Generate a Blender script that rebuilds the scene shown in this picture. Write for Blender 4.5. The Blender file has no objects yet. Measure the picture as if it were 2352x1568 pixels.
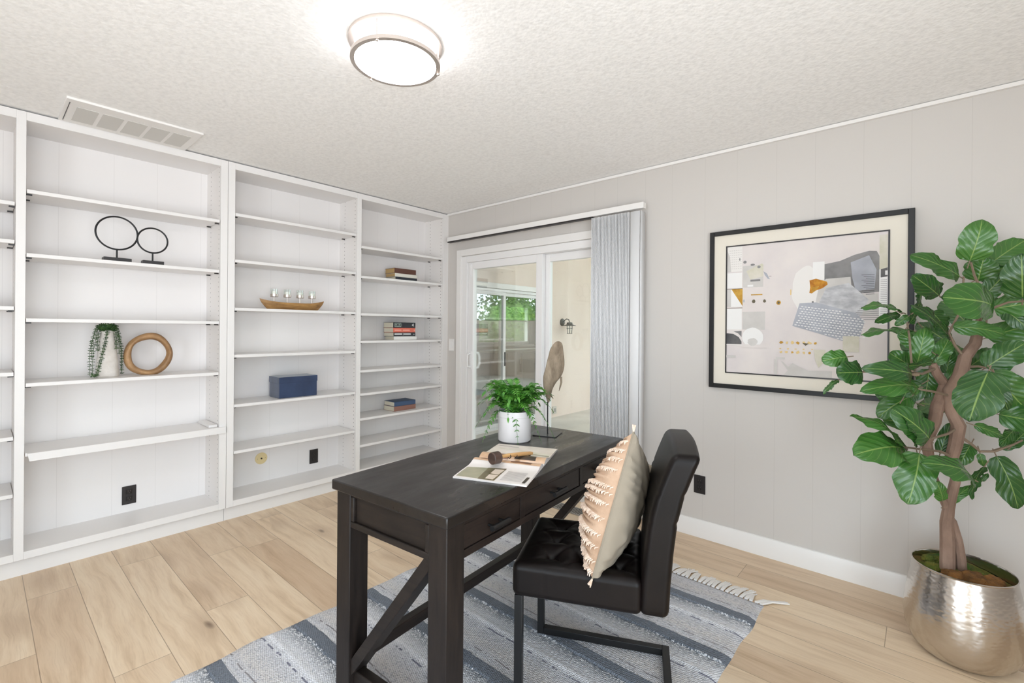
import bpy, bmesh, math, random
from mathutils import Vector, Matrix, noise
random.seed(7)
R = math.radians
SC = bpy.context.scene
C = SC.collection

# ---------------------------------------------------------------- camera, world, light, exposure
cd = bpy.data.cameras.new('camera'); cam = bpy.data.objects.new('camera', cd); C.objects.link(cam)
cd.sensor_width = 36; cd.lens = 1079.26 / 2352 * 36; cd.clip_start = 0.05
YAW, PITCH, ROLL = 0.7203, -0.0011, 0.0084
f = Vector((-math.sin(YAW) * math.cos(PITCH), math.cos(YAW) * math.cos(PITCH), math.sin(PITCH)))
r0 = Vector((math.cos(YAW), math.sin(YAW), 0)); u0 = r0.cross(f)
r_ = r0 * math.cos(ROLL) + u0 * math.sin(ROLL); u_ = u0 * math.cos(ROLL) - r0 * math.sin(ROLL)
cam.matrix_world = Matrix(((r_.x, u_.x, -f.x, 3.5259), (r_.y, u_.y, -f.y, -3.0591), (r_.z, u_.z, -f.z, 1.323), (0, 0, 0, 1)))
cd.shift_y = -29.1 / 2352
SC.camera = cam
w = bpy.data.worlds.new('sky'); SC.world = w; w.use_nodes = True
bg = w.node_tree.nodes['Background']; bg.inputs[1].default_value = 3.8
_t = w.node_tree; _c = _t.nodes.new('ShaderNodeTexCoord'); _s = _t.nodes.new('ShaderNodeSeparateXYZ'); _r = _t.nodes.new('ShaderNodeValToRGB')
_m = _t.nodes.new('ShaderNodeMath'); _m.operation = 'MULTIPLY_ADD'; _m.inputs[1].default_value = .5; _m.inputs[2].default_value = .5
_t.links.new(_c.outputs['Generated'], _s.inputs[0]); _t.links.new(_s.outputs[2], _m.inputs[0]); _t.links.new(_m.outputs[0], _r.inputs[0]); _t.links.new(_r.outputs[0], bg.inputs[0])
_r.color_ramp.elements[0].position = .46; _r.color_ramp.elements[0].color = (1.12, 1.20, 1.28, 1)      # bright lower half, added to lift the ceiling
_r.color_ramp.elements[1].position = .54; _r.color_ramp.elements[1].color = (.76, .89, 1.0, 1)      # hazy sky
sl = bpy.data.lights.new('sun', 'SUN'); sl.energy = 3.0; sl.angle = R(.6); sl.color = (1, .96, .90)
so = bpy.data.objects.new('sun', sl); C.objects.link(so); so.rotation_euler = Vector((.62, .22, -1.0)).to_track_quat('-Z', 'Y').to_euler()
def portal(name, loc, rot, sx, sy):
    l = bpy.data.lights.new(name, 'AREA'); l.shape = 'RECTANGLE'; l.size = sx; l.size_y = sy
    l.cycles.is_portal = True
    o = bpy.data.objects.new(name, l); C.objects.link(o); o.location = loc; o.rotation_euler = rot
portal('daylight_portal', (1.1, 0.30, 1.05), (R(90), 0, R(180)), 1.9, 2.1)      # sliding door
portal('daylight_portal', (3.25, -5.3, 1.05), (R(90), 0, 0), 1.7, 2.1)           # wide opening behind the camera
portal('daylight_portal', (4.9, -3.45, 1.1), (R(90), 0, R(90)), 2.6, 2.2)        # window right of the camera
SC.view_settings.view_transform = 'Standard'; SC.view_settings.look = 'None'
SC.view_settings.gamma = 1; SC.view_settings.use_curve_mapping = False
SC.view_settings.exposure = 0.66
SC.cycles.max_bounces = 10; SC.cycles.diffuse_bounces = 6; SC.cycles.transparent_max_bounces = 12
SC.cycles.use_denoising = True; SC.cycles.sample_clamp_indirect = 6

# ---------------------------------------------------------------- materials
def srgb(r, g, b):
    c = []
    for v in (r, g, b):
        v /= 255
        c.append(v / 12.92 if v <= .04045 else ((v + .055) / 1.055) ** 2.4)
    return (*c, 1)
class NT:
    def __init__(s, name):
        s.m = bpy.data.materials.new(name); s.m.use_nodes = True; s.t = s.m.node_tree
        s.b = s.t.nodes['Principled BSDF']; s.out = s.t.nodes['Material Output']
    def n(s, typ, inp=None, **kw):
        x = s.t.nodes.new(typ)
        for k, v in kw.items(): setattr(x, k, v)
        for k, v in (inp or {}).items():
            if isinstance(v, bpy.types.NodeSocket): s.t.links.new(v, x.inputs[k])
            else: x.inputs[k].default_value = v
        return x
    def math(s, op, a, b=0.0, c=None):
        d = {0: a, 1: b}
        if c is not None: d[2] = c
        return s.n('ShaderNodeMath', d, operation=op).outputs[0]
    def mix(s, fac, a, b, blend='MIX'):
        x = s.n('ShaderNodeMix', {0: fac, 6: a, 7: b}, data_type='RGBA', blend_type=blend); return x.outputs[2]
    def coord(s, k='Object'): return s.n('ShaderNodeTexCoord').outputs[k]
    def noise(s, vec, scale=5, detail=3, rough=.5, st=(1, 1, 1), out=0):
        mp = s.n('ShaderNodeMapping', {0: vec, 3: st})
        return s.n('ShaderNodeTexNoise', {'Vector': mp.outputs[0], 'Scale': scale, 'Detail': detail, 'Roughness': rough}).outputs[out]
    def ramp(s, fac, stops):
        x = s.n('ShaderNodeValToRGB', {0: fac}); e = x.color_ramp.elements
        while len(e) < len(stops): e.new(.5)
        for el, (p, c) in zip(e, stops): el.position = p; el.color = c if len(c) == 4 else (*c, 1)
        return x.outputs[0]
    def bump(s, h, st=.3, dist=.01):
        x = s.n('ShaderNodeBump', {'Height': h, 'Strength': st, 'Distance': dist}); s.link(x.outputs[0], s.b.inputs['Normal'])
    def link(s, a, b): s.t.links.new(a, b)
    def col(s, c): s.link(c, s.b.inputs['Base Color'])
    def p(s, **kw):
        for k, v in kw.items(): s.b.inputs[k.replace('_', ' ')].default_value = v
        return s
def plain(name, c, rough=.5, metal=0, bump=None, var=None, **kw):
    k = NT(name); k.p(Base_Color=c, Roughness=rough, Metallic=metal); k.p(**kw)
    co = k.coord()
    if var:
        sc_, c2, st = var
        k.col(k.mix(k.n('ShaderNodeMapRange', {0: k.noise(co, sc_, 4, .55, st), 1: .35, 2: .68}).outputs[0], c, c2))
    if bump: k.bump(k.noise(co, bump[0], 3, .6), bump[1], bump[2] if len(bump) > 2 else .003)
    return k.m
WHITE = plain('white_paint', srgb(232, 229, 227), .38, bump=(60, .02))
TRIMW = plain('trim_paint', srgb(236, 233, 230), .35)
VINYL = plain('white_vinyl', srgb(236, 234, 233), .3)
BLACK = plain('black_plastic', srgb(38, 34, 34), .4)
BLACKM = plain('black_metal', srgb(24, 24, 25), .42, .2)
GREYM = plain('bronze_metal', srgb(96, 92, 84), .5, .4)
NICKEL = plain('brushed_nickel', srgb(214, 204, 197), .34, .9)
STUCCO = plain('beige_stucco', srgb(236, 221, 209), .9, bump=(60, .4, .006), var=(1.2, srgb(226, 208, 194), (1, 1, .5)))

def wall_mat(name, c, period, phase, axis):
    k = NT(name); k.p(Roughness=.55)
    co = k.coord(); sp = k.n('ShaderNodeSeparateXYZ', {0: co})
    t = k.math('MODULO', k.math('ADD', sp.outputs[axis], phase + 40), period)
    d = k.math('LESS_THAN', k.math('ABSOLUTE', k.math('SUBTRACT', t, period * .37)), .0016)
    d2 = k.math('LESS_THAN', k.math('ABSOLUTE', k.math('SUBTRACT', t, period * .9)), .0016)
    g = k.math('MAXIMUM', d, d2)
    k.col(k.mix(k.math('MULTIPLY', g, .10), c, srgb(120, 112, 105)))
    h = k.math('SUBTRACT', k.math('MULTIPLY', k.noise(co, 90, 2), .12), g)
    k.bump(h, .12, .002)
    return k.m
WALL = wall_mat('wall_paint', srgb(204, 199, 194), .406, .12, 0)
BACKP = wall_mat('back_panel_paint', srgb(234, 230, 228), .47, .05, 1)

def ceiling_mat():
    k = NT('textured_ceiling'); k.p(Roughness=.9)
    co = k.coord(); a = k.noise(co, 46, 4, .62); v = k.n('ShaderNodeTexVoronoi', {'Vector': co, 'Scale': 75.0}).outputs[0]
    h = k.math('ADD', k.math('MULTIPLY', a, 1.3), k.math('MULTIPLY', v, -.7))
    k.col(k.ramp(a, [(.3, srgb(238, 237, 236)), (.6, srgb(250, 249, 248))]))
    k.bump(h, .15, .010); return k.m
CEIL = ceiling_mat()

def panel_holes():
    k = NT('drilled_side_panel'); k.p(Roughness=.4)
    sp = k.n('ShaderNodeSeparateXYZ', {0: k.coord()})
    z = k.math('SUBTRACT', k.math('MODULO', sp.outputs[2], .032), .016)
    ds = []
    for x0 in (-.035, -.2):
        dx = k.math('SUBTRACT', sp.outputs[0], x0)
        ds.append(k.math('LESS_THAN', k.math('ADD', k.math('MULTIPLY', dx, dx), k.math('MULTIPLY', z, z)), .0042 ** 2))
    k.col(k.mix(k.math('MULTIPLY', k.math('MAXIMUM', *ds), .75), srgb(236, 232, 229), srgb(90, 82, 76))); return k.m
HOLES = panel_holes()

def floor_mat():
    k = NT('oak_planks'); co = k.coord(); sp = k.n('ShaderNodeSeparateXYZ', {0: co})
    W_, L_ = .181, 1.52
    yy = k.math('DIVIDE', k.math('ADD', sp.outputs[1], 2.895 + 40 * W_), W_)
    row = k.math('FLOOR', yy); fy = k.math('FRACT', yy)
    rr = k.n('ShaderNodeTexWhiteNoise', {'W': row}, noise_dimensions='1D').outputs[0]
    xx = k.math('ADD', k.math('DIVIDE', k.math('ADD', sp.outputs[0], 30.), L_), k.math('MULTIPLY', rr, 7.3))
    colm = k.math('FLOOR', xx); fx = k.math('FRACT', xx)
    idv = k.n('ShaderNodeCombineXYZ', {0: row, 1: colm}).outputs[0]
    rnd = k.n('ShaderNodeTexWhiteNoise', {'Vector': idv}, noise_dimensions='3D')
    off = k.n('ShaderNodeVectorMath', {0: rnd.outputs[1], 1: (37., 21., 5.)}, operation='MULTIPLY').outputs[0]
    pv = k.n('ShaderNodeVectorMath', {0: co, 1: off}, operation='ADD').outputs[0]
    warp = k.noise(pv, 2.2, 3, .5, (1, 2.2, 1), out=1)
    pw = k.n('ShaderNodeVectorMath', {0: pv, 1: k.n('ShaderNodeVectorMath', {0: warp, 1: (.20, .085, 0)}, operation='MULTIPLY').outputs[0]}, operation='ADD').outputs[0]
    g1 = k.noise(pw, 1.0, 6, .62, (2.2, 26, 1)); g2 = k.noise(pw, 1.0, 3, .6, (9, 190, 1)); cloud = k.noise(pv, 1.0, 2, .5, (2.2, 6, 1))
    base = k.ramp(g1, [(.28, srgb(204, 182, 156)), (.48, srgb(232, 214, 192)), (.66, srgb(243, 229, 210))])
    base = k.mix(k.math('MULTIPLY', cloud, .55), base, srgb(220, 198, 172))
    base = k.mix(k.math('MULTIPLY', k.n('ShaderNodeMapRange', {0: g2, 1: .5, 2: .8}).outputs[0], .25), base, srgb(176, 146, 118))
    tone = k.ramp(rnd.outputs[0], [(0, srgb(230, 218, 204)), (.5, srgb(245, 238, 227)), (1, srgb(255, 250, 240))])
    base = k.mix(1.0, base, tone, 'MULTIPLY')
    # knots
    vn = k.n('ShaderNodeTexVoronoi', {'Vector': k.n('ShaderNodeMapping', {0: pw, 3: (2.1, 5.2, 1)}).outputs[0], 'Scale': 1.0}).outputs
    kn = k.n('ShaderNodeMapRange', {0: vn[0], 1: .10, 2: .02}).outputs[0]
    halo = k.n('ShaderNodeMapRange', {0: vn[0], 1: .42, 2: .04}).outputs[0]
    sel = k.math('GREATER_THAN', k.n('ShaderNodeSeparateColor', {0: vn[1]}).outputs[0], .45)
    base = k.mix(k.math('MULTIPLY', k.math('MULTIPLY', halo, sel), .42), base, srgb(160, 132, 106))
    base = k.mix(k.math('MULTIPLY', k.math('MULTIPLY', kn, sel), .85), base, srgb(96, 74, 58))
    ey = k.math('MINIMUM', fy, k.math('SUBTRACT', 1., fy)); ex = k.math('MULTIPLY', k.math('MINIMUM', fx, k.math('SUBTRACT', 1., fx)), L_ / W_)
    seam = k.n('ShaderNodeMapRange', {0: k.math('MINIMUM', ey, ex), 1: .011, 2: .004}).outputs[0]
    seamx = k.n('ShaderNodeMapRange', {0: ex, 1: .010, 2: .003}).outputs[0]
    k.col(k.mix(k.math('MULTIPLY', seam, .62), base, srgb(112, 88, 66)))
    k.link(k.math('ADD', .28, k.math('MULTIPLY', g1, .22)), k.b.inputs['Roughness'])
    k.bump(k.math('SUBTRACT', k.math('MULTIPLY', g2, .1), seam), .25, .002)
    return k.m
FLOOR = floor_mat()

def glass_mat():
    k = NT('clear_glass'); t = k.t; t.nodes.remove(k.b)
    tr = k.n('ShaderNodeBsdfTransparent', {0: (.97, .985, .975, 1)}); gl = k.n('ShaderNodeBsdfGlossy', {'Color': (1, 1, 1, 1), 'Roughness': .01})
    fr = k.n('ShaderNodeFresnel', {'IOR': 1.45}).outputs[0]
    mx = k.n('ShaderNodeMixShader', {0: k.math('MULTIPLY', fr, .55), 1: tr.outputs[0], 2: gl.outputs[0]})
    k.link(mx.outputs[0], k.out.inputs[0]); return k.m
GLASS = glass_mat()
def emit_mat(name, c, s_):
    k = NT(name); k.p(Base_Color=c, Emission_Color=c, Emission_Strength=s_, Roughness=.5); return k.m
LAMP = emit_mat('lit_diffuser', (.95, .97, 1, 1), 19.0)
LAMPS = emit_mat('lit_diffuser_side', (.97, .97, 1, 1), 5.0)

def wood(name, c1, c2, st=(3, 30, 30), rough=.5, bump=.15, scale=1.5, **kw):
    k = NT(name); k.p(Roughness=rough); k.p(**kw); co = k.coord()
    wv = k.n('ShaderNodeVectorMath', {0: co, 1: k.n('ShaderNodeVectorMath', {0: k.noise(co, 3, 2, out=1), 1: (.06, .06, .06)}, operation='MULTIPLY').outputs[0]}, operation='ADD').outputs[0]
    g = k.noise(wv, scale, 5, .62, st); k.col(k.ramp(g, [(.3, c1), (.7, c2)])); k.bump(g, bump, .003); return k.m
DESKW = wood('espresso_wood_grain', srgb(24, 18, 16), srgb(44, 35, 31), (30, 3, 30), .45, .2, Specular_IOR_Level=.3)
DESKV = wood('espresso_wood_upright', srgb(22, 17, 15), srgb(40, 32, 28), (30, 30, 3), .5, .2, Specular_IOR_Level=.3)
DESKX = wood('espresso_wood_cross', srgb(22, 17, 15), srgb(42, 34, 29), (3, 30, 30), .5, .2, Specular_IOR_Level=.3)
def desktop_mat():
    k = NT('espresso_desktop'); co = k.coord(); sp = k.n('ShaderNodeSeparateXYZ', {0: co})
    ax = k.math('ABSOLUTE', sp.outputs[0]); ay = k.math('ABSOLUTE', sp.outputs[1])
    # breadboard border: long edges and ends
    inner = k.math('MINIMUM', k.math('SUBTRACT', .245, ax), k.math('SUBTRACT', .57, ay))
    bl = k.math('LESS_THAN', k.math('ABSOLUTE', inner), .0022)
    isin = k.math('GREATER_THAN', inner, 0.)
    px = k.math('ABSOLUTE', k.math('SUBTRACT', k.math('MODULO', k.math('ADD', sp.outputs[0], 2.0), .098), .049))
    pl = k.math('MULTIPLY', k.math('LESS_THAN', px, .0016), isin)
    ln = k.math('MAXIMUM', bl, pl)
    idx = k.math('FLOOR', k.math('DIVIDE', k.math('ADD', sp.outputs[0], 2.049), .098))
    tn = k.n('ShaderNodeTexWhiteNoise', {'W': idx}, noise_dimensions='1D').outputs[0]
    g = k.noise(co, 1.5, 6, .65, (34, 3, 30)); sc = k.noise(co, 3, 4, .6, (3, .8, 1))
    c = k.ramp(g, [(.3, srgb(17, 14, 13)), (.7, srgb(34, 29, 27))])
    c = k.mix(k.math('MULTIPLY', tn, .35), c, srgb(24, 20, 18)); c = k.mix(k.math('MULTIPLY', ln, .8), c, srgb(22, 18, 16))
    k.col(c); k.link(k.ramp(sc, [(.35, (.24, .24, .24)), (.7, (.46, .46, .46))]), k.b.inputs['Roughness'])
    k.bump(k.math('SUBTRACT', k.math('MULTIPLY', g, .4), k.math('MULTIPLY', ln, 1.)), .35, .003); return k.m
DESKTOP = desktop_mat()
TEAK = wood('teak_ring_wood', srgb(120, 86, 54), srgb(186, 146, 102), (10, 3, 3), .5, .2, 3)
BOATW = wood('mango_wood', srgb(124, 88, 48), srgb(186, 142, 84), (14, 2.5, 14), .45, .15, 2.5)
DRIFT = wood('driftwood', srgb(98, 84, 68), srgb(160, 144, 124), (8, 8, 3), .85, .35, 3)
BARK = plain('fig_bark', srgb(112, 88, 74), .85, bump=(40, .6, .006), var=(12, srgb(150, 124, 108), (1, 1, .4)))
TWIG = plain('twig', srgb(128, 110, 92), .8)
LEATHER = plain('dark_brown_leather', srgb(11, 7, 6), .42, Specular_IOR_Level=.22, bump=(160, .12, .0015), var=(6, srgb(20, 14, 13), (1, 1, 1)))
LINEN = plain('grey_linen', srgb(150, 139, 123), .9, bump=(300, .3, .001), var=(5, srgb(138, 128, 113), (1, 1, 1)))
BLUSH = plain('blush_woven_cotton', srgb(200, 170, 145), .92, bump=(180, .5, .003), var=(9, srgb(176, 144, 118), (1, 1, 1)))
FRINGE = plain('cream_fringe', srgb(232, 214, 198), .95, var=(60, srgb(206, 178, 156), (1, 1, 1)))
CERAMIC = plain('white_ceramic', srgb(226, 222, 222), .35)
PLASTERV = plain('rough_white_vase', srgb(222, 216, 210), .85, bump=(45, .5, .004), var=(14, srgb(200, 192, 184), (1, 1, 1)))
VELVET = plain('navy_velvet', srgb(30, 46, 78), .8, var=(9, srgb(44, 62, 96), (1, 1, 1)), Sheen_Weight=.5)
PAGE = plain('book_pages', srgb(214, 206, 186), .85, bump=(400, .3, .001))
SOIL = plain('moss', srgb(110, 88, 40), 1, bump=(60, 1, .01), var=(14, srgb(62, 96, 30), (1, 1, 1)))
MOSSG = plain('green_moss', srgb(58, 88, 30), 1, bump=(80, 1, .01), var=(20, srgb(120, 110, 40), (1, 1, 1)))
MOSSB = plain('brown_moss', srgb(138, 94, 48), 1, bump=(80, 1, .01), var=(20, srgb(96, 66, 34), (1, 1, 1)))
VANE = plain('grey_white_vane', srgb(226, 226, 227), .55)

def hammered():
    k = NT('hammered_silver'); k.p(Base_Color=srgb(206, 200, 194), Metallic=1, Roughness=.2); co = k.coord()
    mp = k.n('ShaderNodeMapping', {0: co, 3: (1, 1, 1.6)}).outputs[0]
    v = k.n('ShaderNodeTexVoronoi', {'Vector': mp, 'Scale': 55.}, feature='SMOOTH_F1').outputs[0]
    k.bump(k.math('ADD', v, k.math('MULTIPLY', k.noise(co, 9, 2), .5)), .22, .004); return k.m
HAMMER = hammered()

def leaf_mat(name, dark, light, vein, rough=.3):
    k = NT(name); k.p(Roughness=rough, Coat_Weight=.35, Coat_Roughness=.25); uv = k.n('ShaderNodeSeparateXYZ', {0: k.coord('UV')})
    u = k.math('ABSOLUTE', k.math('SUBTRACT', uv.outputs[0], .5)); v = uv.outputs[1]
    mid = k.n('ShaderNodeMapRange', {0: u, 1: .026, 2: .010}).outputs[0]
    ph = k.math('FRACT', k.math('MULTIPLY', k.math('SUBTRACT', v, k.math('MULTIPLY', u, .75)), 6.5))
    lv = k.n('ShaderNodeMapRange', {0: k.math('ABSOLUTE', k.math('SUBTRACT', ph, .5)), 1: .05, 2: .015}).outputs[0]
    vn = k.math('MAXIMUM', mid, k.math('MULTIPLY', lv, .38))
    inf = k.n('ShaderNodeObjectInfo').outputs['Random']
    c = k.mix(k.math('ADD', k.math('MULTIPLY', inf, .7), k.math('MULTIPLY', k.noise(k.coord(), 9, 2), .3)), dark, light)
    k.col(k.mix(k.math('MULTIPLY', vn, .7), c, vein))
    k.bump(k.math('SUBTRACT', k.n('ShaderNodeMath', {0: k.math('MULTIPLY', ph, math.pi)}, operation='SINE').outputs[0], k.math('MULTIPLY', mid, .6)), .35, .006)
    # thin leaf: some light through it
    tl = k.n('ShaderNodeBsdfTranslucent', {'Color': light}); mx = k.n('ShaderNodeMixShader', {0: .10, 1: k.b.outputs[0], 2: tl.outputs[0]})
    k.link(mx.outputs[0], k.out.inputs[0]); return k.m
FIG = leaf_mat('fig_leaf', srgb(26, 66, 30), srgb(72, 124, 50), srgb(150, 178, 96), .24)
FERN = plain('fern_green', srgb(44, 104, 34), .45, var=(30, srgb(96, 156, 54), (1, 1, 1)))
SUCC = plain('trailing_succulent', srgb(44, 74, 42), .5, var=(40, srgb(80, 112, 60), (1, 1, 1)))
TREE = plain('garden_foliage', srgb(60, 104, 40), .7, bump=(20, 1, .05), var=(9, srgb(140, 176, 84), (1, 1, 1)))

# ---------------------------------------------------------------- mesh building
class G:
    def __init__(s): s.v = []; s.f = []; s.uv = []; s.mi = []
    def add(s, vs, fs, mi=0, uvs=None):
        o = len(s.v); s.v += [tuple(v) for v in vs]
        for i, q in enumerate(fs):
            s.f.append([o + j for j in q]); s.mi.append(mi); s.uv.append([uvs[j] for j in q] if uvs else [(0, 0)] * len(q))
        return s
    def box(s, lo, hi, mi=0, M=None):
        x0, y0, z0 = lo; x1, y1, z1 = hi
        vs = [Vector((x, y, z)) for z in (z0, z1) for y in (y0, y1) for x in (x0, x1)]
        if M is not None: vs = [M @ v for v in vs]
        return s.add(vs, [(0, 2, 3, 1), (4, 5, 7, 6), (0, 1, 5, 4), (2, 6, 7, 3), (0, 4, 6, 2), (1, 3, 7, 5)], mi)
    def bar(s, a, b, wx, wy, up=(0, 0, 1), mi=0):           # square bar from a to b
        a = Vector(a); b = Vector(b); d = (b - a).normalized(); side = d.cross(Vector(up))
        if side.length < 1e-4: side = d.cross(Vector((1, 0, 0)))
        side.normalize(); up2 = side.cross(d)
        vs = [p + side * sx * wx / 2 + up2 * sy * wy / 2 for p in (a, b) for sx, sy in ((-1, -1), (1, -1), (1, 1), (-1, 1))]
        return s.add(vs, [(3, 2, 1, 0), (4, 5, 6, 7), (0, 1, 5, 4), (1, 2, 6, 5), (2, 3, 7, 6), (3, 0, 4, 7)], mi)
    def tube(s, pts, r, n=8, closed=False, mi=0, flat=1.0):
        pts = [Vector(p) for p in pts]; N = len(pts); rs = r if isinstance(r, (list, tuple)) else [r] * N
        vs = []; ref = None
        for i in range(N):
            t = (pts[(i + 1) % N] - pts[i - 1]) if closed else (pts[min(i + 1, N - 1)] - pts[max(i - 1, 0)])
            t.normalize()
            if ref is None: ref = t.cross(Vector((0, 0, 1)) if abs(t.z) < .9 else Vector((1, 0, 0))).normalized()
            ref = (ref - t * ref.dot(t)).normalized(); b = t.cross(ref)
            vs += [pts[i] + (ref * math.cos(2 * math.pi * j / n) + b * math.sin(2 * math.pi * j / n) * flat) * rs[i] for j in range(n)]
        fs = []
        for i in range(N if closed else N - 1):
            for j in range(n):
                a = i * n + j; b_ = i * n + (j + 1) % n; c = ((i + 1) % N) * n + (j + 1) % n; d = ((i + 1) % N) * n + j
                fs.append((a, b_, c, d))
        if not closed: fs += [tuple(range(n - 1, -1, -1)), tuple((N - 1) * n + j for j in range(n))]
        return s.add(vs, fs, mi)
    def lathe(s, prof, c=(0, 0, 0), n=32, mi=0, cap=True, axis='z', wob=None):
        vs = []
        for (r, z) in prof:
            for j in range(n):
                a = 2 * math.pi * j / n; rr = r * (1 + (wob(a, z) if wob else 0))
                p = (rr * math.cos(a), rr * math.sin(a), z)
                if axis == 'x': p = (p[2], p[0], p[1])
                if axis == 'y': p = (p[0], p[2], p[1])
                vs.append((p[0] + c[0], p[1] + c[1], p[2] + c[2]))
        fs = [(i * n + j, i * n + (j + 1) % n, (i + 1) * n + (j + 1) % n, (i + 1) * n + j) for i in range(len(prof) - 1) for j in range(n)]
        if cap: fs += [tuple(range(n - 1, -1, -1)), tuple((len(prof) - 1) * n + j for j in range(n))]
        return s.add(vs, fs, mi)
    def grid(s, fn, nu, nv, mi=0, mfn=None):
        vs = [fn(i / nu, j / nv) for j in range(nv + 1) for i in range(nu + 1)]
        uv = [(i / nu, j / nv) for j in range(nv + 1) for i in range(nu + 1)]
        fs = [(j * (nu + 1) + i, j * (nu + 1) + i + 1, (j + 1) * (nu + 1) + i + 1, (j + 1) * (nu + 1) + i) for j in range(nv) for i in range(nu)]
        return s.add(vs, fs, mi, uv)
    def prism(s, poly, ext, mi=0):                          # polygon (3D points) extruded by vector ext
        n = len(poly); e = Vector(ext); vs = [Vector(p) for p in poly] + [Vector(p) + e for p in poly]
        return s.add(vs, [tuple(range(n - 1, -1, -1)), tuple(range(n, 2 * n))] + [(i, (i + 1) % n, n + (i + 1) % n, n + i) for i in range(n)], mi)
    def make(s, name, mats, parent=None, bevel=0, smooth=True, angle=35, loc=None, fix=True):
        me = bpy.data.meshes.new(name); me.from_pydata(s.v, [], s.f)
        mats = mats if isinstance(mats, (list, tuple)) else [mats]
        for m in mats: me.materials.append(m)
        ul = me.uv_layers.new(name='UVMap'); k = 0
        for p, q, m in zip(me.polygons, s.uv, s.mi):
            p.material_index = m; p.use_smooth = smooth
            for c_ in q: ul.data[k].uv = c_; k += 1
        if fix:
            bm = bmesh.new(); bm.from_mesh(me); bmesh.ops.recalc_face_normals(bm, faces=bm.faces); bm.to_mesh(me); bm.free()
        if smooth: me.set_sharp_from_angle(angle=R(angle))
        o = bpy.data.objects.new(name, me); C.objects.link(o)
        if parent: o.parent = parent
        if loc is not None: o.location = loc
        if bevel:
            b = o.modifiers.new('bevel', 'BEVEL'); b.width = bevel; b.segments = 2; b.limit_method = 'ANGLE'; b.angle_limit = R(40); b.harden_normals = False
        return o
def rbox(size, r, n, deform=None):                          # rounded, subdivided box centred at the origin
    bm = bmesh.new(); bmesh.ops.create_cube(bm, size=1); bmesh.ops.subdivide_edges(bm, edges=bm.edges, cuts=n, use_grid_fill=True)
    g = G(); sx, sy, sz = size
    for v in bm.verts:
        # even spacing, then round the edges
        p = Vector((v.co.x * sx, v.co.y * sy, v.co.z * sz)); q = Vector([max(-h / 2 + r, min(h / 2 - r, c_)) for c_, h in zip(p, size)])
        d = p - q
        if d.length > 1e-9: p = q + d.normalized() * r
        if deform: p = Vector(deform(p))
        g.v.append(tuple(p))
    bm.verts.index_update()
    for fa in bm.faces: g.f.append([v.index for v in fa.verts]); g.mi.append(0); g.uv.append([(0, 0)] * 4)
    bm.free(); return g
def thing(name, label, cat, loc=(0, 0, 0), rz=0, group=None):
    o = bpy.data.objects.new(name, None); C.objects.link(o); o.location = loc; o.rotation_euler = (0, 0, rz); o.empty_display_size = .1
    return tag(o, label, cat, group)
def tag(o, label, cat, group=None):
    o['label'] = label; o['category'] = cat
    if group: o['group'] = group
    return o
def struct(g, name, m, bevel=0, parent=None, **kw):
    o = g.make(name, m, parent, bevel=bevel, **kw)
    if not parent: o['kind'] = 'structure'
    return o
def dup(root, loc=None, rz=None, label=None):
    r = root.copy(); C.objects.link(r)
    if loc is not None: r.location = loc
    if rz is not None: r.rotation_euler = (0, 0, rz)
    if label: r['label'] = label
    def rec(a, b):
        for ch in list(a.children):
            c_ = ch.copy(); C.objects.link(c_); c_.parent = b; rec(ch, c_)
    rec(root, r); return r
def text(body, size, mat_, parent, M, name='lettering', ext=.0004):
    cu = bpy.data.curves.new(name, 'FONT'); cu.body = body; cu.size = size; cu.extrude = ext; cu.align_x = 'CENTER'; cu.align_y = 'CENTER'
    o = bpy.data.objects.new(name, cu); C.objects.link(o); dg = bpy.context.evaluated_depsgraph_get()
    me = bpy.data.meshes.new_from_object(o.evaluated_get(dg)); bpy.data.objects.remove(o)
    me.transform(M); me.materials.clear(); me.materials.append(mat_)
    n = bpy.data.objects.new(name, me); C.objects.link(n); n.parent = parent; return n

# ---------------------------------------------------------------- the room
XR, YB, H = 4.75, -5.15, 2.44
struct(G().box((-.45, YB - .15, -.12), (XR + .15, .02, 0)), 'floor', FLOOR)
struct(G().box((-.45, YB - .15, H), (XR + .15, .14, H + .15)), 'ceiling', CEIL)
wl = G().box((-.45, YB, 0), (-.30, 0, H)); wl.box((-.30, YB, 0), (1.15, -3.90, H)); struct(wl, 'wall_left', WALL)  # second box: unseen wall return added to shade the nearest bookcase bay
wf = G(); wf.box((-.45, 0, 0), (.22, .14, H)); wf.box((1.98, 0, 0), (XR, .14, H)); wf.box((.22, 0, 2.0), (1.98, .14, H))
struct(wf, 'wall_window', WALL)
wb = G(); wb.box((-.45, YB - .15, 0), (2.4, YB, H)); wb.box((4.1, YB - .15, 0), (XR + .15, YB, H)); wb.box((2.4, YB - .15, 2.1), (4.1, YB, H))
struct(wb, 'wall_back', WALL)
wr = G(); wr.box((XR, YB, 0), (XR + .15, -4.6, H)); wr.box((XR, -2.3, 0), (XR + .15, .14, H)); wr.box((XR, -4.6, 2.15), (XR + .15, -2.3, H)); wr.box((XR, -4.6, 0), (XR + .15, -2.3, .02))
struct(wr, 'wall_right', WALL)
def baseb(x0, x1): return G().prism([(x0, 0, 0), (x0, -.016, 0), (x0, -.016, .085), (x0, -.008, .108), (x0, 0, .110)], (x1 - x0, 0, 0))
struct(baseb(2.07, XR), 'baseboard_window', TRIMW)
struct(G().box((XR - .016, -2.3, 0), (XR, -.016, .11)), 'baseboard_right', TRIMW)
struct(G().prism([(0, 0, 2.418), (0, -.020, 2.418), (0, -.020, 2.4365), (0, 0, 2.4365)], (XR, 0, 0)), 'trim_1', TRIMW)   # ceiling strip on the window wall

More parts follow.
